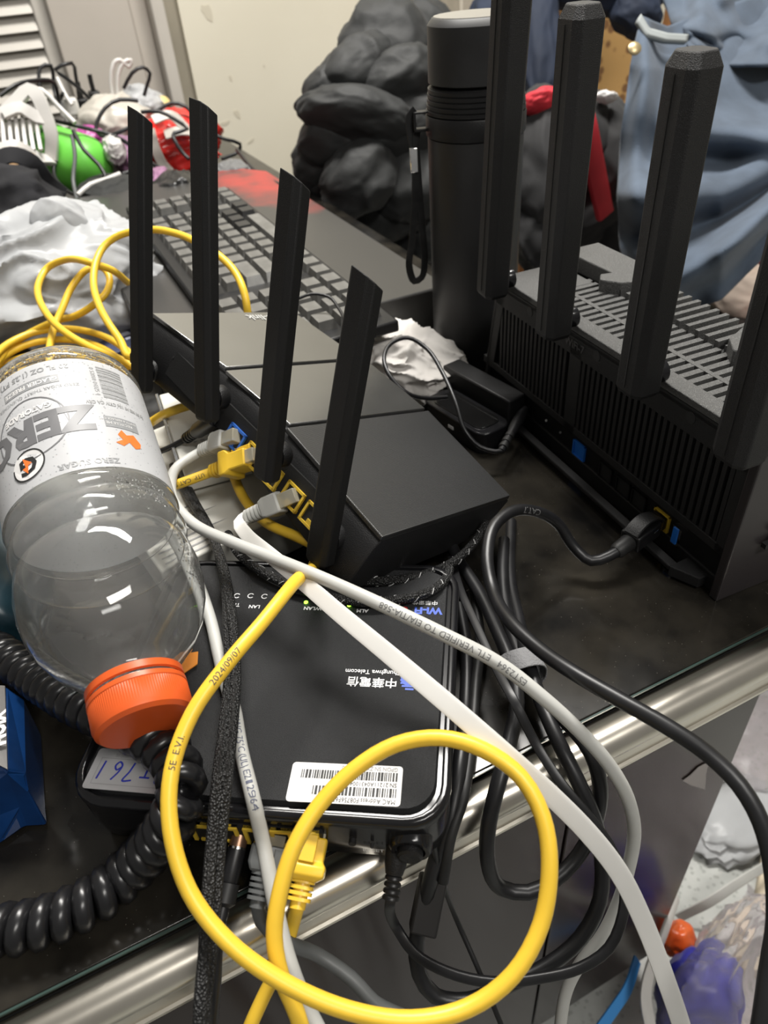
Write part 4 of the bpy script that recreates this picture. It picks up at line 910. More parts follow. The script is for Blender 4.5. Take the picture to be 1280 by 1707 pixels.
def sheet(name, rows, fold, m, parent=None, nu=40, nv=40, thick=.004):
    """cloth patch: rows of photo points (x,y,depth) from top to bottom; fold(u,v) shifts the depth"""
    vs_, fs_ = [], []
    def samp(lst, t):
        k = t*(len(lst)-1); i = min(int(k), len(lst)-2); f_ = k-i; return [a*(1-f_)+b2*f_ for a, b2 in zip(lst[i], lst[i+1])]
    for j in range(nv+1):
        v = j/nv; k = v*(len(rows)-1); i = min(int(k), len(rows)-2); f_ = k-i
        for a in range(nu+1):
            u_ = a/nu; p, q = samp(rows[i], u_), samp(rows[i+1], u_)
            x, y, d = [s_*(1-f_)+t_*f_ for s_, t_ in zip(p, q)]
            vs_.append(PD(x, y, d+fold(u_, v)))
    for j in range(nv):
        for a in range(nu):
            k = j*(nu+1)+a; fs_.append((k, k+1, k+nu+2, k+nu+1))
    o = MB().add(vs_, fs_).build(name, m, parent, ang=180)
    s_ = o.modifiers.new('thickness', 'SOLIDIFY'); s_.thickness = thick; s_.offset = 0
    return o
def g(x, c, w): return math.exp(-((x-c)/w)**2)
# ================================================================== things by the middle router
card_w = mat('white_carton', (.60, .59, .54), .4, noise_amt=.08, noise_scale=20)
clear_s = mat('clear_plastic_sheet', (.85, .86, .86), .06, trans=.85, ior=1.2)
# white carton carrying the router's far end
cA, cB = PZ(268, 668, .058), PZ(300, 770, .058)
dy = (cA-cB).normalized(); dx = Vector((dy.y, -dy.x, 0))
cM = frame(Vector((cB.x, cB.y, 0)), dx, dy)
carton = thing('carton', 'white printed carton propping up the middle router', 'box', cM)
Lc = (cA-cB).length+.01
MB().box(0, .075, 0, Lc, .034, .058).build('carton_body', card_w, carton, bevel=.001)
MB().box(-.0025, -.0005, -.001, Lc, .034, .0592).build('clear_sleeve_edge', clear_s, carton, bevel=.0004)
blk = MB()
rnd = random.Random(4)
for k in range(5):
    for j in range(9):
        x = .012+j*.0045; blk.add([(x, .012+k*.006, .0582), (x+rnd.uniform(.001, .004), .012+k*.006, .0582), (x+.003, .0135+k*.006, .0582), (x, .0135+k*.006, .0582)], [(0, 1, 2, 3)])
blk.build('printed_lines', ink_grey, carton, smooth=False)
bl2 = MB()
for x0_, z0_, w_, h_ in ((.020, .040, .006, .010), (.028, .041, .010, .004), (.041, .038, .004, .012), (.048, .040, .012, .006)):
    bl2.add([(x0_, -.0003, z0_), (x0_+w_, -.0003, z0_), (x0_+w_, -.0003, z0_+h_), (x0_, -.0003, z0_+h_)], [(0, 1, 2, 3)])
bl2.build('side_print', ink, carton, smooth=False)
# lower carton
eA, eB = PZ(300, 800, .032), PZ(392, 905, .032)
dy = (eA-eB).normalized(); dx = Vector((dy.y, -dy.x, 0))
lM = frame(Vector((eB.x, eB.y, 0)), dx, dy)
lc_ = thing('carton', 'white carton with fine print lying under the router cables', 'box', lM)
MB().box(-.045, .045, .004, (eA-eB).length+.075, 0, .032).build('carton_body', card_w, lc_, bevel=.0012)
ln = MB(); rnd = random.Random(9)
for k in range(9):
    y = .008+k*.0055; ln.add([(-.04, y, .0323), (-.04+rnd.uniform(.03, .05), y, .0323), (-.04+.035, y+.0014, .0323), (-.04, y+.0014, .0323)], [(0, 1, 2, 3)])
ln.build('printed_lines', ink_grey, lc_, smooth=False)
# dark teal card
tM = frame(PZ(440, 885, .0345), dx, dy)
# card reader hub
hA, hB = PZ(712, 668, .018), PZ(800, 722, .018)
dy2 = (hA-hB).normalized(); dx2 = Vector((dy2.y, -dy2.x, 0)); hL = (hA-hB).length
hub = thing('usb_hub', 'glossy black card reader hub beside the standing router', 'hub', frame(Vector((hB.x, hB.y, 0)), dx2, dy2))
MB().prism(rrect(.030, hL+.01, .009, 5, .013, hL/2), 0, .018).build('hub_body', blackg, hub, bevel=.001)
MB().prism(rrect(.022, hL-.004, .007, 5, .013, hL/2), .0175, .0188).build('top_inlay', mat('hub_inlay', (.006, .006, .006), .08), hub, bevel=.0004)
MB().box(-.0023, -.0018, hL*.45, hL*.45+.006, .008, .0105).build('status_mark', print_w, hub, smooth=False)
MB().box(.032, .050, .004, hL+.020, 0, .030).build('side_cradle', black, hub, bevel=.0015)
# tissue
tissue_m = mat('white_tissue', (.60, .575, .545), .8, noise_amt=.05, noise_scale=30)
t0 = PZ(672, 612, .012)
tis = blob('tissue', (t0.x, t0.y, .016), (.046, .048, .026), tissue_m, seed=3, amp=.2, freq=1.6, film=.55, ff=1.2, sub=6, flat=.001)
tag(tis, 'crumpled white tissue between the routers and the thermos', 'tissue')
# booklet and papers behind the middle router
navy_p = mat('navy_booklet_cover', (.045, .055, .11), .4, noise_amt=.1)
bkM = frame(PZ(240, 545, .012), (PZ(330, 520, .012)-PZ(215, 560, .012)), (0, 1, 0))
bk_ = thing('booklet', 'dark navy booklet with pale print behind the leftmost antenna', 'booklet', bkM)
MB().box(-.055, .06, -.035, .11, -.012, 0).build('cover', navy_p, bk_, bevel=.001)
pb_ = MB(); rnd = random.Random(8)
for k in range(3):
    for j in range(5):
        x, y = -.040+k*.014, -.020+j*.011+k*.003; pb_.box(x, x+.009, y, y+rnd.uniform(.004, .008), .0001, .0006)
pb_.build('pale_print_blocks', mat('pale_blue_print', (.45, .48, .58), .5), bk_, smooth=False)
yb = MB().box(.012, .022, -.02, .012, .0002, .0006).build('yellow_mark', yellow_d, bk_, smooth=False)
pm = frame(PZ(285, 490, .026), (PZ(305, 510, .026)-PZ(255, 465, .026)), (1, 0, 0))
tag(MB().prism([(-.075, -.004), (.045, -.004), (.058, .006), (.045, .016), (-.075, .032)], -.0006, .0006).build('paper_sheet', paperw, smooth=False, M=pm), 'white paper sheet resting behind the navy booklet', 'paper')
# ================================================================== product box with keyboard
redcar = mat('black_red_carton_print', (.045, .044, .043), .32, spec=.3)
nt = redcar.node_tree; b = nt.nodes['Principled BSDF']; tcn = nt.nodes.new('ShaderNodeTexCoord'); sx_ = nt.nodes.new('ShaderNodeSeparateXYZ'); nt.links.new(tcn.outputs['Object'], sx_.inputs[0])
nz_ = nt.nodes.new('ShaderNodeTexNoise'); nz_.inputs['Scale'].default_value = 16; nz_.inputs['Detail'].default_value = 5; nt.links.new(tcn.outputs['Object'], nz_.inputs['Vector'])
ma = nt.nodes.new('ShaderNodeMapRange'); ma.inputs[1].default_value = .14; ma.inputs[2].default_value = .48; nt.links.new(sx_.outputs['Y'], ma.inputs[0])
mb2 = nt.nodes.new('ShaderNodeMapRange'); mb2.inputs[1].default_value = .10; mb2.inputs[2].default_value = .22; nt.links.new(sx_.outputs['X'], mb2.inputs[0])
mu0 = nt.nodes.new('ShaderNodeMath'); mu0.operation = 'MULTIPLY'; nt.links.new(ma.outputs[0], mu0.inputs[0]); nt.links.new(mb2.outputs[0], mu0.inputs[1])
mu = nt.nodes.new('ShaderNodeMath'); mu.operation = 'MULTIPLY'; nt.links.new(mu0.outputs[0], mu.inputs[0]); nt.links.new(nz_.outputs['Fac'], mu.inputs[1])
rp = nt.nodes.new('ShaderNodeValToRGB'); E_ = rp.color_ramp.elements; E_[0].position = .24; E_[0].color = (.042, .041, .039, 1); E_[1].position = .52; E_[1].color = (.33, .035, .03, 1); nt.links.new(mu.outputs[0], rp.inputs[0]); nt.links.new(rp.outputs[0], b.inputs['Base Color'])
BXL, BXR, BY0, BY1, BZ = .05, .318, .565, 1.14, .052
pb = MB(); pb.prism([(BXL, BY0), (BXR, BY0), (BXR, BY1), (BXL, BY1)], 0, BZ)
pbo = MB().prism([(0, 0), (BXR-BXL, 0), (BXR-BXL, BY1-BY0-.05), (BXR-BXL-.03, BY1-BY0), (0, BY1-BY0)], 0, BZ).build('product_box', redcar, bevel=.002, M=T((BXL, BY0, 0)))
tag(pbo, 'flat glossy black and red printed box under the keyboard', 'box')
KX0, KX1, KY0, KY1, KZ = .102, .236, .500, 1.00, BZ+.001
kb = thing('keyboard', 'black computer keyboard lying on the black and red box', 'keyboard', frame((KX0, KY0, KZ), (1, 0, 0), (0, 1, 0)))
kw, kl = KX1-KX0, KY1-KY0
MB().box(0, kw, 0, kl, 0, .010).build('base', black, kb, bevel=.002)
keym = mat('keycap_dusty', (.13, .128, .12), .40, noise_amt=.2, noise_scale=80)
keyd = mat('keycap_dark', (.016, .016, .016), .45)
def keycap(w, l):
    return MB().loft([[(x*w/2*k, y*l/2*k, z) for x, y in ((-1, -1), (1, -1), (1, 1), (-1, 1))] for k, z in ((1, .010), (.80, .0175))]).mesh('keycap', False)
U1 = .0258
kc = keycap(.0168, U1-.004); kc.materials.append(keym)
kd = keycap(.0168, U1-.004); kd.materials.append(keyd)
kl2 = keycap(.0168, U1*2.2-.004); kl2.materials.append(keym)
ksp = keycap(.0168, U1*5-.004); ksp.materials.append(keym)
ncol = 18
for r_ in range(6):
    x = .010+.0195*(r_+.5)
    c_ = 0
    while c_ < ncol:
        y = .014+U1*(c_+.5)
        if c_ in (4, 15) and r_ < 5: c_ += 1; continue
        if r_ == 5 and c_ == 8: obj('keycap', ksp, None, kb, M=T((x, .014+U1*10.5, 0))); c_ += 5; continue
        if r_ in (2, 3) and c_ == 5: obj('keycap', kl2, None, kb, M=T((x, .014+U1*6.1, 0))); c_ += 2; continue
        obj('keycap', kd if (r_ == 4 and c_ in (11, 12, 13)) or (r_ == 5 and c_ in (13, 14)) else kc, None, kb, M=T((x, y, 0))); c_ += 1
cable('thin_wire', [(450, 505, .078), (490, 500, .082), (520, 490, .085), (548, 495, .083), (565, 515, .079), (580, 545, .076), (600, 580, .07)], .0013, rubber, 'thin black wire lying across the keyboard keys')
# ================================================================== background left: clutter at the far end of the desk
bagw = mat('white_plastic_bag', (.52, .53, .54), .25, trans=.3, ior=1.2, noise_amt=.06, noise_scale=10)
c = PZ(90, 480, .05)
wb = blob('plastic_bag', (c.x-.005, c.y+.015, .052), (.112, .085, .066), bagw, seed=11, amp=.16, freq=1.5, film=.42, ff=1.05, sub=6, flat=.001)
tag(wb, 'large crumpled white plastic bag beside the yellow cable loops', 'bag')
pk = PY(88, 352, .80); blob('bag_ear', (pk.x, pk.y, pk.z-.022), (.030, .02, .035), bagw, wb, seed=5, amp=.08, film=.12, ff=1.0, sub=5)
c = PZ(182, 352, .034)
tag(MB().box(-.042, .042, -.03, .03, 0, .034).build('small_box', mat('cream_box', (.60, .59, .52), .5), M=T((c.x, c.y+.03, 0)) @ Matrix.Rotation(math.radians(-14), 4, 'Z'), bevel=.002), 'small cream box behind the white bag', 'box')
blackcl = mat('black_cloth', (.008, .008, .010), .85, noise_amt=.3, noise_scale=20)
c = PY(30, 340, 1.12)
bb = blob('black_bag', (c.x-.06, 1.10, .055), (.115, .06, .072), blackcl, seed=21, amp=.2, crease=.18, sub=5, flat=.001); tag(bb, 'black fabric bag with looped strap at the left edge', 'bag')
MB().tube(spline(pts3([(-20, 275, 'y', 1.12), (20, 258, 'y', 1.12), (55, 272, 'y', 1.12), (80, 305, 'y', 1.12), (105, 325, 'y', 1.12)]), .006), .003, 10, flat=(.011, .002), up=-CF).build('strap', blackcl, bb)
cork = blob('cork_sole', PY(32, 288, 1.20), (.035, .03, .03), mat('tan_cork', (.45, .28, .14), .8), seed=2, amp=.15, sub=3); tag(cork, 'tan rounded item peeking behind the black strap', 'item')
# green cup lying down
ga, gb = PY(88, 258, 1.33), PY(163, 283, 1.27)
gM = axis_frame(ga, gb-ga, (0, 0, 1)); gl_ = (gb-ga).length
gc = thing('green_bottle', 'bright green bottle lying among the tangled cords', 'bottle', gM)
MB().lathe([(.030, -.02), (.040, -.01), (.043, .01), (.043, gl_*.75), (.038, gl_*.95), (.026, gl_*1.1), (.008, gl_*1.15)], 32).build('bottle_body', mat('green_plastic', (.13, .50, .06), .4), gc)
MB().lathe([(.0445, -.005), (.0445, .004)], 32).build('rim_band', mat('dark_green_plastic', (.05, .20, .03), .5), gc)
# white plastic basket
whp = mat('glossy_white_plastic', (.56, .545, .52), .25)
bs = thing('plastic_basket', 'glossy white plastic rack tipped over at the left edge', 'basket', T(PY(40, 240, 1.30)))
bi = T(-PY(40, 240, 1.30))
def bt(name, pts, r, flat=None): MB().tube(spline(pts3(pts), .008), r, 8, M=bi, flat=flat, up=-CF if flat else None).build(name, whp, bs)
bt('rim', [(0, 195, 'y', 1.30), (25, 172, 'y', 1.30), (48, 150, 'y', 1.30), (62, 160, 'y', 1.29), (75, 190, 'y', 1.28), (86, 225, 'y', 1.27), (86, 265, 'y', 1.27)], .008, (.010, .004))
bt('rim', [(86, 268, 'y', 1.27), (60, 262, 'y', 1.25), (25, 245, 'y', 1.24), (-10, 255, 'y', 1.24)], .008, (.010, .004))
bt('cross_rail', [(5, 190, 'y', 1.28), (35, 180, 'y', 1.28), (60, 195, 'y', 1.28), (80, 200, 'y', 1.28)], .008, (.009, .004))
for k in range(7):
    bt('rack_slat', [(-8+11*k, 192-2*k, 'y', 1.29), (-6+11.5*k, 222, 'y', 1.27), (-4+12*k, 250, 'y', 1.25)], .003)
MB().add([PY(x, y, 1.32) for x, y in ((0, 205), (70, 200), (85, 262), (0, 250))]+[PY(x, y, 1.325) for x, y in ((0, 205), (70, 200), (85, 262), (0, 250))], [(0, 1, 2, 3), (7, 6, 5, 4), (0, 4, 5, 1), (1, 5, 6, 2), (2, 6, 7, 3), (3, 7, 4, 0)], M=bi).build('back_wall', mat('greyish_white_plastic', (.42, .40, .37), .4), bs, smooth=False)
# plastic bags along the wall
cream_b = mat('cream_plastic_bag', (.54, .51, .45), .35, trans=.15, noise_amt=.06, noise_scale=8)
def pbag(px, py, Y, rx, ry, m, label, seed, name='plastic_bag', ry_d=.06, cr=.2, cat='bag'):
    c = PY(px, py, Y); s_ = (c-CAM).dot(CF)/FPX
    o = blob(name, c, (rx*s_, ry_d, ry*s_), m, seed=seed, amp=.16, freq=1.6, film=cr*1.5, ff=1.2, sub=5, flat=.001); tag(o, label, cat); return o
pbag(195, 205, 1.48, 62, 40, cream_b, 'pale cream plastic bag in front of the louvered door', 31)
pbag(235, 178, 1.58, 42, 30, bagw, 'knotted white plastic bag against the wall trim', 33)
pbag(268, 172, 1.56, 16, 11, mat('yellow_tinted_plastic', (.62, .48, .20), .5), 'small yellowish plastic tip beside the knotted white bag', 35, 'plastic_scrap', .02, .1, 'scrap')
redb = mat('red_plastic_bag', (.60, .025, .02), .22, trans=.08, noise_amt=.25, noise_scale=9)
rbg = pbag(300, 240, 1.40, 66, 46, redb, 'shiny red plastic bag with white handles behind the antennas', 37, cr=.26)
for pts in ([(250, 215, 'y', 1.34), (258, 245, 'y', 1.33), (272, 275, 'y', 1.33), (285, 288, 'y', 1.33)], [(255, 200, 'y', 1.34), (285, 192, 'y', 1.34), (310, 215, 'y', 1.33)], [(275, 225, 'y', 1.335), (300, 218, 'y', 1.33), (335, 222, 'y', 1.335)]):
    MB().tube(spline(pts3(pts), .006), .003, 8, flat=(.008, .002), up=-CF).build('bag_handle', cream_b, rbg)
mauve = mat('mauve_plastic_bag', (.28, .14, .24), .35, noise_amt=.2, noise_scale=10)
pbag(205, 262, 1.34, 26, 32, mauve, 'mauve plastic bag between the green bottle and the antenna', 41)
pbag(272, 318, 1.20, 34, 32, mauve, 'mauve tinted pouch under the red bag', 43)
pbag(150, 228, 1.36, 22, 16, mat('magenta_plastic', (.38, .06, .26), .35), 'small magenta wrapper above the green bottle', 45, 'wrapper', .03, .2, 'wrapper')
pbag(190, 250, 1.27, 18, 22, whp, 'white folded plastic piece in front of the mauve bag', 47, 'plastic_piece', .02, .2, 'scrap')
darkcl = mat('dark_grey_cloth', (.020, .021, .020), .8, noise_amt=.3, noise_scale=12)
pbag(185, 318, 1.18, 52, 22, darkcl, 'dark grey cloth bundle beside the cream box', 49, 'cloth_bundle', .06, .15, 'cloth')
pbag(300, 325, 1.14, 42, 34, mat('black_plastic_film', (.012, .012, .012), .3), 'black crinkled plastic film left of the keyboard', 51, 'plastic_film', .05, .25, 'plastic')
pbag(385, 300, 1.16, 38, 26, mat('grey_clear_film', (.20, .20, .20), .25, trans=.3, ior=1.2), 'crumpled grey see-through film at the far end of the keyboard', 53, 'plastic_film', .04, .3, 'plastic')
pbag(290, 410, .98, 26, 34, mat('dark_mauve_glass', (.10, .045, .075), .3), 'dark mauve jar-like pouch left of the keyboard', 55, 'pouch', .035, .1, 'pouch')
pbag(270, 375, 1.05, 60, 26, mat('black_felt', (.012, .011, .012), .8), 'black cloth lying left of the keyboard', 57, 'cloth_bundle', .08, .12, 'cloth')
# plugs and adapters
ps = thing('power_strip', 'white power strip with two black plugs in front of the louvered door', 'power strip', T(PY(140, 185, 1.55)))
bi2 = T(-PY(140, 185, 1.55))
def bxp(px, py, Y, w_, h_, d_): 
    c = PY(px, py, Y); s_ = (c-CAM).dot(CF)/FPX; return (c.x-w_*s_/2, c.x+w_*s_/2, Y-d_/2, Y+d_/2, c.z-h_*s_/2, c.z+h_*s_/2)
MB().box(*bxp(150, 188, 1.56, 90, 14, .05), M=bi2).build('strip_body', whp, ps, bevel=.003)
for px, py in ((138, 172), (158, 160)):
    q_ = MB().box(*bxp(px, py, 1.55, 17, 15, .03), M=bi2).build('plug', black, ps, bevel=.003)
    MB().tube(spline(pts3([(px-2, py-8, 'y', 1.55), (px-6, py-22, 'y', 1.55), (px-9, py-36, 'y', 1.55)]), .006), .004, 8, M=bi2).build('plug_neck', rubber, q_)
tag(MB().box(*bxp(118, 178, 1.50, 24, 26, .03)).build('power_adapter', white, bevel=.004), 'small off-white power adapter block by the black plugs', 'adapter')
cords = [
 ([(0, 160, 1.35), (25, 142, 1.36), (60, 134, 1.38), (90, 137, 1.40), (98, 165, 1.42), (110, 190, 1.40)], 'black cord curving in from the left edge over the white rack'),
 ([(68, 165, 1.48), (67, 113, 1.5), (85, 109, 1.5), (90, 150, 1.5), (97, 170, 1.48), (105, 155, 1.46)], 'black cord bent into a tall square loop before the louvers'),
 ([(132, 165, 1.53), (126, 125, 1.52), (120, 105, 1.5), (92, 116, 1.5), (110, 130, 1.5), (135, 150, 1.5), (150, 165, 1.5)], 'black cord bent into a pointed loop before the louvers'),
 ([(85, 200, 1.30), (120, 208, 1.28), (160, 218, 1.28), (185, 225, 1.27), (215, 240, 1.27), (250, 270, 1.25), (290, 290, 1.2), (330, 295, 1.15)], 'long black cord sagging across the green bottle to the right'),
 ([(230, 168, 1.34), (200, 166, 1.34), (175, 180, 1.33), (160, 215, 1.32), (172, 228, 1.31), (195, 222, 1.30), (215, 213, 1.30)], 'black cord in a round loop over the cream bag'),
 ([(206, 148, 1.5), (220, 122, 1.5), (238, 112, 1.5), (250, 122, 1.5), (245, 142, 1.5), (240, 160, 1.5)], 'black cord arching above the knotted white bag'),
 ([(235, 187, 1.33), (265, 186, 1.32), (290, 198, 1.31), (312, 215, 1.30), (290, 222, 1.30), (290, 232, 1.29), (305, 255, 1.28), (315, 265, 1.27)], 'black cord hooking across the red bag'),
 ([(262, 185, 1.38), (285, 172, 1.38), (310, 178, 1.37), (330, 200, 1.36), (350, 220, 1.34), (375, 232, 1.33), (400, 240, 1.33), (398, 252, 1.33), (370, 265, 1.32)], 'black cord over the red bag ending in a loop at the wall'),
 ([(395, 250, 1.25), (420, 280, 1.15), (440, 295, 1.08), (470, 310, 1.0)], 'thin cord running down from the wall onto the red box'),
 ([(350, 270, 1.22), (375, 305, 1.16), (400, 325, 1.12), (440, 328, 1.05), (475, 320, 1.0)], 'thin dark cord crossing the far end of the keyboard'),
 ([(120, 225, 1.24), (125, 260, 1.22), (122, 300, 1.2), (128, 330, 1.17), (130, 355, 1.1)], 'grey cord hanging straight down over the green bottle'),
 ([(122, 218, 1.24), (140, 250, 1.21), (165, 275, 1.19), (178, 300, 1.17), (172, 340, 1.12)], 'black cord draped over the right end of the green bottle'),
 ([(90, 205, 1.29), (95, 250, 1.28), (90, 290, 1.25), (115, 320, 1.2), (150, 330, 1.16), (215, 350, 1.1)], 'black cord running below the green bottle'),
 ([(205, 290, 1.2), (225, 285, 1.2), (260, 298, 1.18), (300, 297, 1.16), (320, 290, 1.15)], 'black cord lying under the mauve pouch'),
 ([(250, 390, 1.0), (265, 410, .98), (290, 440, .95), (310, 460, .92)], 'thin grey wire left of the keyboard'),
]
for k, (pth, lb) in enumerate(cords):
    cable('thin_cable', [(x, y, 'y', Y) for x, y, Y in pth], .0030, rubber if k not in (10, 14) else greyd, lb, seg=8, step=.01)
wcords = [
 ([(48, 148, 1.31), (70, 150, 1.30), (95, 175, 1.29), (125, 205, 1.27)], 'pale cream cord slanting from the white rack to the adapter'),
 ([(190, 175, 1.5), (185, 135, 1.5), (190, 105, 1.5), (200, 100, 1.5), (215, 112, 1.5), (218, 100, 1.5), (205, 105, 1.5), (197, 125, 1.5), (196, 160, 1.5)], 'white cord with twisted loops in front of the wardrobe'),
 ([(130, 325, 1.15), (150, 308, 1.16), (175, 300, 1.17), (200, 290, 1.18)], 'thick white cord lying below the green bottle'),
 ([(118, 335, 1.12), (130, 345, 1.1), (132, 370, 1.05)], 'short white cord behind the white plastic bag'),
 ([(95, 130, 1.5), (110, 160, 1.48), (120, 175, 1.47)], 'short white cord hanging over the adapter block'),
]
for k, (pth, lb) in enumerate(wcords):
    cable('thin_cable', [(x, y, 'y', Y) for x, y, Y in pth], .0036, whp, lb, seg=8, step=.01)
# ================================================================== puffer jacket
puff = mat('black_puffer_nylon', (.012, .013, .013), .66, sheen=.05, bump=.5, bump_scale=90)
jY = 1.12
jk = thing('puffer_jacket', 'dark grey puffer jacket heaped beside the desk behind the thermos', 'jacket', T(PY(640, 380, jY)))
ji = T(-PY(640, 380, jY))
def pillow(name, px, py, rx, ry, ang, Y, seed, dep=.06, amp=.10, m=puff, parent=jk, inv=ji):
    c = PY(px, py, Y); s_ = (c-CAM).dot(CF)/FPX
    R = Matrix((CR, -CD, -CF)).transposed() @ Matrix.Rotation(math.radians(ang), 3, 'Z')
    return blob(name, c, (rx*s_, ry*s_, dep), m, parent, seed=seed, amp=amp, freq=2.0, crease=.05, cfreq=2.4, film=.14, ff=.85, sub=5, rot=R, M=inv)
for k, (px, py, rx, ry, an, dY) in enumerate(((640, 75, 62, 62, 20, .05), (705, 85, 48, 70, 0, .10), (590, 128, 62, 42, 35, .02), (655, 140, 66, 44, 25, -.01), (548, 165, 40, 36, 60, .03), (590, 195, 80, 34, -8, -.03), (690, 195, 60, 42, 15, -.02), (560, 235, 50, 40, 10, .0), (650, 235, 78, 32, 20, -.03), (540, 275, 45, 42, 30, .03), (600, 300, 58, 48, 40, -.05), (680, 300, 62, 56, 55, -.04), (640, 345, 70, 46, 5, -.02), (705, 375, 60, 50, 0, -.02), (560, 310, 40, 36, 20, .02), (740, 240, 50, 90, 0, .03), (745, 350, 50, 70, 0, .03), (640, 200, 90, 110, 0, .06), (660, 400, 90, 50, 0, .04), (600, 370, 80, 50, 0, .04), (740, 130, 50, 60, 0, .08))):
    pillow('jacket_baffle', px, py, rx*1.22, ry*1.15, an, jY+dY, 60+k, .050, .14)
# ================================================================== chair and clothes on the right
woodm = mat('chair_wood', (.28, .13, .05), .4, noise_amt=.2, noise_scale=12)
uph = mat('tan_patterned_upholstery', (.42, .25, .09), .7)
nt = uph.node_tree; b = nt.nodes['Principled BSDF']; vo = nt.nodes.new('ShaderNodeTexVoronoi'); vo.inputs['Scale'].default_value = 42; tcn = nt.nodes.new('ShaderNodeTexCoord'); nt.links.new(tcn.outputs['Object'], vo.inputs['Vector'])
rp = nt.nodes.new('ShaderNodeValToRGB'); e = rp.color_ramp.elements; e[0].position = .28; e[0].color = (.20, .10, .04, 1); e[1].position = .42; e[1].color = (.50, .30, .11, 1); nt.links.new(vo.outputs['Distance'], rp.inputs[0]); nt.links.new(rp.outputs[0], b.inputs['Base Color'])
cY = 1.30
cc = PY(985, 90, cY)
ch = thing('upholstered_chair', 'wooden chair with tan patterned back buried under clothes', 'chair', T((cc.x, cY, FLOORZ)))
cz = cc.z-FLOORZ
MB().prism(rrect(.24, .34, .05, 5), -.012, .012, M=T((0, 0, cz)) @ Matrix.Rotation(PI/2, 4, 'X') @ Matrix.Rotation(math.radians(-8), 4, 'Z')).build('backrest', uph, ch, bevel=.004)
fr_ = MB()
for s_ in (-1, 1): MB().box(s_*.135-.016, s_*.135+.016, -.016, .016, .0, cz+.19, M=Matrix.Rotation(math.radians(4), 4, 'Y') if s_ > 0 else None).build('back_post', woodm, ch, bevel=.005)
MB().box(-.14, .14, -.014, .014, cz+.16, cz+.20).build('top_rail', woodm, ch, bevel=.005)
MB().box(-.17, .17, -.36, .0, .40, .45).build('seat', uph, ch, bevel=.01)
for s_ in (-1, 1): MB().box(s_*.15-.016, s_*.15+.016, -.35, -.318, 0, .40).build('front_leg', woodm, ch, bevel=.004)
bench = thing('bench', 'low dark bench carrying the heaped clothes beside the desk', 'bench', T((.78, .90, FLOORZ)))
bh = -.215-FLOORZ
MB().box(-.33, .33, -.27, .0, bh-.04, bh).build('seat_board', mat('dark_bench_wood', (.022, .018, .016), .6), bench, bevel=.004)
for sx in (-1, 1):
    for sy in (-.24, -.03): MB().box(sx*.30-.02, sx*.30+.02, sy-.02, sy+.02, 0, bh-.04).build('leg', mat('dark_bench_wood', (.022, .018, .016), .6), bench, bevel=.003)
denim = mat('blue_denim', (.066, .088, .122), .85, noise_amt=.22, noise_scale=18, bump=.4, bump_scale=700, sheen=.1)
denim_d = mat('navy_fabric', (.010, .017, .036), .8, noise_amt=.25, noise_scale=14)
# navy garment draped over the chair top
nv = thing('navy_garment', 'dark navy garment hanging over the patterned chair', 'garment', T(PY(960, 60, 1.15)))
ni = T(-PY(960, 60, 1.15))
for k, (px, py, rx, ry, an, Y) in enumerate(((900, 70, 36, 110, 0, 1.16), (835, 30, 50, 60, 0, 1.22), (985, -22, 130, 40, -8, 1.18), (1060, 20, 45, 36, -30, 1.12))):
    pillow('fold', px, py, rx, ry, an, Y, 90+k, .035, .12, denim_d, nv, ni)
# black jacket with red stripe
jb = thing('sports_jacket', 'black jacket with a bright red stripe between the antennas', 'jacket', T(PY(950, 350, .98)))
jbi = T(-PY(950, 350, .98))
bj = mat('black_jersey', (.018, .018, .019), .8, noise_amt=.25, noise_scale=10, sheen=.1)
redf = mat('red_fabric', (.58, .03, .045), .7, noise_amt=.12, noise_scale=14)
for k, (px, py, rx, ry, an, Y) in enumerate(((900, 260, 55, 110, 0, 1.02), (965, 240, 60, 80, 0, 1.0), (1010, 250, 45, 95, 15, .98), (950, 350, 95, 70, 0, 1.0), (1010, 370, 60, 60, 0, .98), (900, 370, 60, 80, 0, 1.0))):
    pillow('jacket_fold', px, py, rx, ry, an, Y, 100+k, .06, .10, bj, jb, jbi)
P = spline(pts3([(968, 175, 'y', .935), (978, 210, 'y', .925), (988, 260, 'y', .92), (1000, 320, 'y', .92), (1008, 358, 'y', .925)]), .008)
MB().tube(P, .006, 12, M=jbi, flat=(.015, .006), up=-CF).build('red_stripe', redf, jb)
pillow('red_collar', 900, 172, 34, 18, 15, 1.02, 110, .03, .1, redf, jb, jbi)
wsc = pillow('white_cloth_scrap', 1010, 162, 18, 9, 0, .96, 112, .012, .2, paperw, None, None); tag(wsc, 'small white cloth scrap on top of the black jacket', 'cloth')
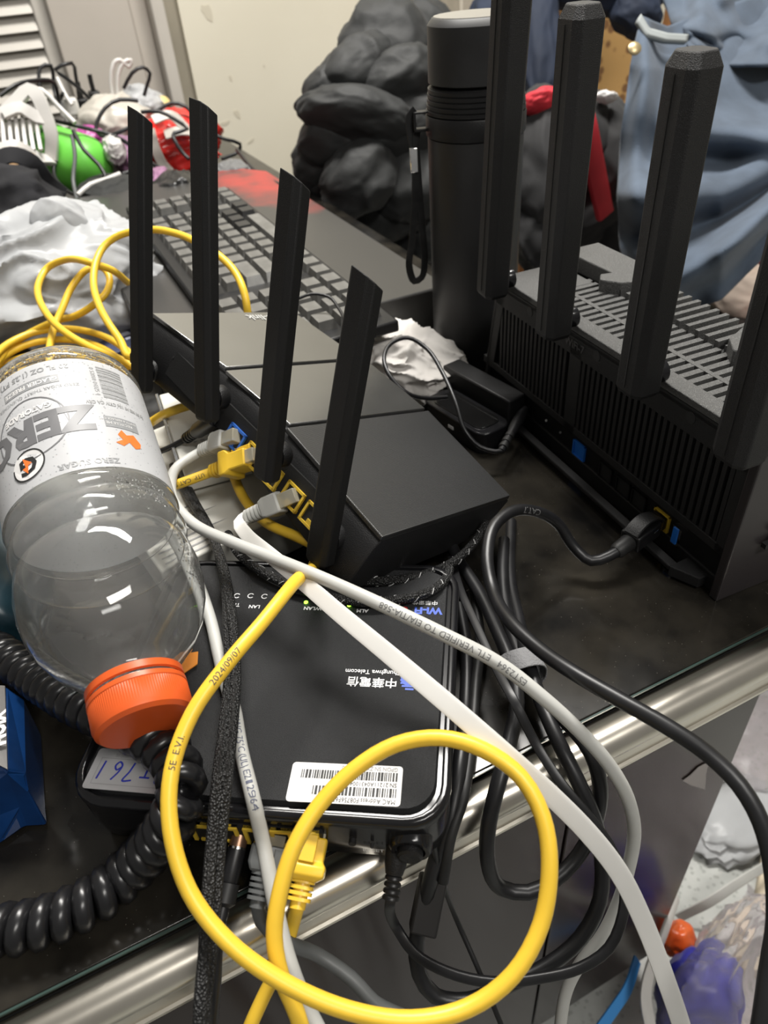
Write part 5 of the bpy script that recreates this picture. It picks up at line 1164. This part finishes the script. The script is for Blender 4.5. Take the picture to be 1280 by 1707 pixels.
# jeans
jn = thing('denim_jeans', 'faded blue denim jeans piled behind the standing router', 'jeans', T(PY(1150, 400, .80)))
jni = T(-PY(1150, 400, .80))
def jfold(u_, v):
    f_ = 0
    f_ -= .050*g(v, .30+.16*u_, .06)*g(u_, .75, .45)
    f_ -= .045*g(v, .62-.10*u_, .07)
    f_ += .040*g(v, .47+.05*u_, .06)*g(u_, .7, .5)
    f_ -= .060*g(v, .93-.25*u_*u_, .07)
    f_ += .035*g(v, .76-.12*u_, .05)
    f_ -= .03*g(u_, .12, .08)*g(v, .3, .4)
    f_ += .02*math.sin(u_*7+v*5)*.5+.018*noise.noise(Vector((u_*5, v*6, 2.2)))
    return f_
rows = [[(1068, 28, .88), (1110, 45, .92), (1180, 20, 1.0), (1300, -20, 1.02)], [(1050, 110, .86), (1120, 120, .90), (1200, 110, .96), (1310, 90, .98)], [(1036, 220, .88), (1110, 230, .88), (1200, 220, .90), (1310, 200, .92)], [(1030, 320, .90), (1100, 340, .86), (1200, 330, .86), (1310, 290, .88)], [(1034, 410, .95), (1100, 440, .86), (1200, 420, .84), (1310, 360, .86)], [(1060, 500, 1.02), (1120, 530, .92), (1200, 500, .88), (1300, 400, .88)]]
sheet('trouser_leg', rows, jfold, denim, jn, 70, 90, .004).matrix_local = jni
sheet('waistband', [[(1066, 26, .872), (1080, 50, .872), (1110, 58, .885), (1145, 60, .91)], [(1060, 36, .868), (1078, 62, .866), (1108, 70, .88), (1143, 72, .905)]], lambda a, b2: 0, mat('pale_denim_hem', (.26, .28, .28), .85), jn, 20, 4, .006).matrix_local = jni
sheet('trouser_leg', [[(1095, -30, 1.0), (1200, -40, 1.02), (1320, -60, 1.05)], [(1120, 40, .96), (1200, 60, .95), (1320, 40, .98)], [(1150, 80, .95), (1210, 110, .93), (1320, 110, .95)]], lambda u_, v: .03*math.sin(u_*9+v*4)+.02*noise.noise(Vector((u_*6, v*5, 8))), denim, jn, 50, 40, .004).matrix_local = jni
bt_ = PD(1057, 82, .835); MB().lathe([(.0075, 0), (.0078, .002), (.006, .0035), (.001, .0038)], 18, M=jni @ axis_frame(bt_, -CF)).build('brass_button', mat('brass', (.45, .36, .20), .35, .7), jn)
# pale and red cloth below the jeans
pc = pillow('pale_cloth', 1238, 490, 62, 46, -25, .78, 120, .04, .15, mat('pale_pink_cloth', (.68, .56, .47), .8, noise_amt=.08), None, None); tag(pc, 'pale pink cloth below the jeans at right edge', 'cloth')
rc_ = pillow('red_cloth', 1290, 400, 60, 75, -20, .84, 122, .04, .12, mat('dark_red_cloth', (.16, .01, .02), .85), None, None); tag(rc_, 'dark red cloth under the jeans at right edge', 'cloth')
pk_ = pillow('pink_cloth', 1285, 560, 40, 50, 0, .70, 124, .03, .12, mat('salmon_cloth', (.62, .18, .17), .8), None, None); tag(pk_, 'salmon cloth beside the pale cloth at right edge', 'cloth')
# brown carton and beige cabinet edge behind
q = list(bxp(695, -20, 1.67, 100, 95, .12)); q[4] = FLOORZ+.001; tag(MB().box(*q).build('cardboard_box', mat('brown_cardboard', (.36, .24, .11), .8, noise_amt=.08), bevel=.002), 'brown cardboard box behind the puffer jacket', 'box')
q = list(bxp(790, -20, 1.52, 110, 120, .12)); q[4] = FLOORZ+.001; tag(MB().box(*q).build('beige_cabinet', mat('beige_laminate', (.44, .40, .33), .6, noise_amt=.06), bevel=.004), 'beige cabinet side above the thermos cap', 'cabinet')
# ================================================================== left edge packets
bluef = mat('blue_foil', (.006, .034, .125), .22, noise_amt=.4, noise_scale=25)
bp0 = PZ(-15, 1270, .02)
pkt = thing('snack_packet', 'blue foil packet with grey strip at lower left edge', 'packet', T((bp0.x, bp0.y, 0)))
pi_ = T((-bp0.x, -bp0.y, 0))
pz0 = .036
vv = [PZ(-160, 1135, .020), PZ(8, 1143, .036), PZ(40, 1165, .030), PZ(42, 1290, .032), PZ(47, 1318, .030), PZ(30, 1352, .014), PZ(2, 1400, .004), PZ(-160, 1420, .004), PZ(-170, 1290, .022), PZ(10, 1285, .044)]
vb = [Vector((p.x-.002, p.y, .001)) for p in vv]
m_ = MB(); m_.add([tuple(p) for p in vv]+[tuple(p) for p in vb], [(0, 1, 9, 8), (1, 2, 3, 9), (3, 4, 5, 9), (8, 9, 5, 6, 7)]+[(i, (i+1) % 8, 10+(i+1) % 8, 10+i) for i in range(7)]+[(7, 8, 0, 10, 17)]+[(17, 16, 15, 14, 13, 12, 11, 10)], M=pi_)
pko = m_.build('foil_pouch', bluef, pkt, smooth=False, bevel=.0015)
sg_ = [PZ(-40, 1140, .0375), PZ(8, 1143, .0375), PZ(12, 1282, .0455), PZ(-40, 1255, .0455)]
MB().add([tuple(p) for p in sg_]+[(p.x, p.y, p.z-.0008) for p in sg_], [(0, 1, 2, 3), (7, 6, 5, 4), (0, 4, 5, 1), (1, 5, 6, 2), (2, 6, 7, 3), (3, 7, 4, 0)], M=pi_).build('grey_strip', mat('grey_foil_print', (.16, .155, .15), .35), pkt, smooth=False)
c_ = PZ(-2, 1215, .0450); lettering('lettering', 'MOIX', .0085, print_w, pkt, pi_ @ frame(c_, (PZ(-2, 1180, .0425)-PZ(-2, 1250, .0455)), (PZ(-30, 1215, .045)-c_)), bold=.0005)
tl = blob('teal_pouch', PZ(-10, 970, .03), (.030, .06, .030), mat('dark_teal_film', (.008, .025, .035), .35, noise_amt=.5, noise_scale=20), seed=140, amp=.1, crease=.1, sub=4, flat=.001); tag(tl, 'dark teal pouch hidden left of the bottle', 'pouch')
tc2 = PZ(18, 930, .03); tag(MB().lathe([(.012, 0), (.013, .002), (.013, .03), (.010, .034)], 20, T((tc2.x, tc2.y, .001))).build('teal_bottle', mat('teal_plastic', (.01, .19, .15), .35)), 'small teal plastic bottle between pouch and bottle shoulder', 'bottle')
of = PZ(308, 1108, .040)
tag(MB().prism([(-.007, -.004), (.004, -.005), (.009, .001), (.003, .006), (-.006, .005)], 0, .0006).build('orange_peel_tab', mat('orange_film', (.62, .22, .03), .3), M=T(of) @ Matrix.Rotation(.4, 4, 'Z'), smooth=False), 'torn orange plastic tab beside the bottle neck', 'scrap')
# ================================================================== floor: rubbish bags below the desk
clearb = mat('clear_film_bag', (.85, .81, .83), .12, trans=.86, ior=1.12)
fb = PD(1200, 1660, .82)
cb = blob('rubbish_bag', (.435, .085, -.635), (.125, .09, .135), clearb, seed=150, amp=.14, freq=1.6, film=.2, ff=1.6, sub=6, flat=FLOORZ+.001); tag(cb, 'clear plastic rubbish bag holding blue and orange wrappers at lower right', 'bag')
bp_ = PD(1170, 1668, .80); bi_ = blob('blue_wrapper', (bp_.x, bp_.y, bp_.z), (.052, .045, .062), mat('royal_blue_film', (.035, .035, .30), .3), seed=152, amp=.12, crease=.12, sub=4); tag(bi_, 'royal blue wrapper inside the clear rubbish bag', 'wrapper')
op_ = PD(1245, 1680, .80); tag(blob('orange_wrapper', (op_.x, op_.y+.02, op_.z-.03), (.025, .025, .05), mat('orange_white_film', (.75, .25, .12), .35, col2=(.8, .7, .6), noise_scale=40), seed=154, amp=.15, crease=.12, sub=4), 'orange and white wrapper inside the clear rubbish bag', 'wrapper')
rp_ = PD(1128, 1566, .88); tag(blob('snack_wrapper', rp_, (.022, .02, .026), mat('red_orange_film', (.78, .10, .015), .3, noise_amt=.1, col2=(.80, .16, .04), noise_scale=30), seed=156, amp=.15, crease=.15, sub=4), 'shiny red orange snack wrapper above the rubbish bag', 'wrapper')
wp_ = PD(1010, 1715, .92); tag(blob('white_wrapper', (wp_.x, .125, wp_.z-.02), (.075, .05, .07), bagw, seed=158, amp=.2, film=.3, sub=5), 'crumpled white film bag under the desk front panel', 'bag')
cable('blue_band', [(1062, 1600, 'd', .80), (1045, 1650, 'd', .77), (1025, 1680, 'd', .76), (1000, 1715, 'd', .75)], .004, mat('sky_blue_film', (.05, .25, .60), .35), 'blue printed band on the white film bag', flat=(.006, .0015), up=-CF, cat='band')
f1 = PZ(1225, 1372, FLOORZ); tag(blob('white_pouch', (f1.x, f1.y, FLOORZ+.018), (.085, .05, .022), bagw, seed=160, amp=.2, film=.3, sub=4, flat=FLOORZ+.0005), 'white film pouch lying on the grey floor', 'pouch')
f1 = PZ(1275, 1290, FLOORZ); tag(blob('white_pouch', (f1.x+.04, f1.y+.03, FLOORZ+.03), (.11, .09, .035), clearb, seed=161, amp=.2, film=.3, sub=4, flat=FLOORZ+.0005), 'see-through film pouch on the floor behind the white one', 'pouch')
cable('clear_ribbon', [(1130, 1530, -.735), (1180, 1505, -.70), (1230, 1472, -.69), (1290, 1435, -.70)], .003, greyc, 'pale narrow ribbon stretched over the floor', flat=(.007, .001), up=-CF, cat='ribbon')
tag(MB().box(-.09, .09, -.014, .014, 0, .02).build('wooden_stick', mat('pale_wood', (.55, .48, .36), .6), M=T(PZ(1270, 1530, FLOORZ+.001)) @ Matrix.Rotation(math.radians(35), 4, 'Z'), bevel=.004), 'pale wooden slat on the floor at the right edge', 'wood')
wf = PD(1255, 1560, .95); tag(blob('film_bag', (wf.x+.03, wf.y+.02, wf.z-.04), (.08, .06, .05), clearb, seed=163, amp=.2, film=.3, sub=4), 'shiny see-through film heaped behind the rubbish bag', 'bag')
cable('white_cable', [(1128, 1495, 'd', .86), (1105, 1560, 'd', .80), (1085, 1610, 'd', .76), (1076, 1660, 'd', .74), (1085, 1720, 'd', .72)], .0032, whp, 'white cord hanging along the rim of the rubbish bag', flat=(.006, .002), up=-CF)

# groups for repeats
GR = {'ethernet_cable': 'network cables on the desk', 'flat_ethernet_cable': 'network cables on the desk', 'mains_cable': 'black power cables', 'flecked_cable': 'flecked braided cables', 'thin_cable': 'tangled cables at the far end of the desk', 'plastic_bag': 'plastic bags at the far end of the desk', 'carton': 'cartons under the middle router', 'power_lead': 'thin power leads', 'white_pouch': 'film pouches on the floor', 'plastic_film': 'plastic films by the keyboard', 'cloth_bundle': 'dark cloth bundles', 'thin_wire': 'thin black wires'}
for o in list(COL.objects):
    if o.parent is None and o.get('category'):
        k = o.name.split('.')[0]
        if k in GR: o['group'] = GR[k]
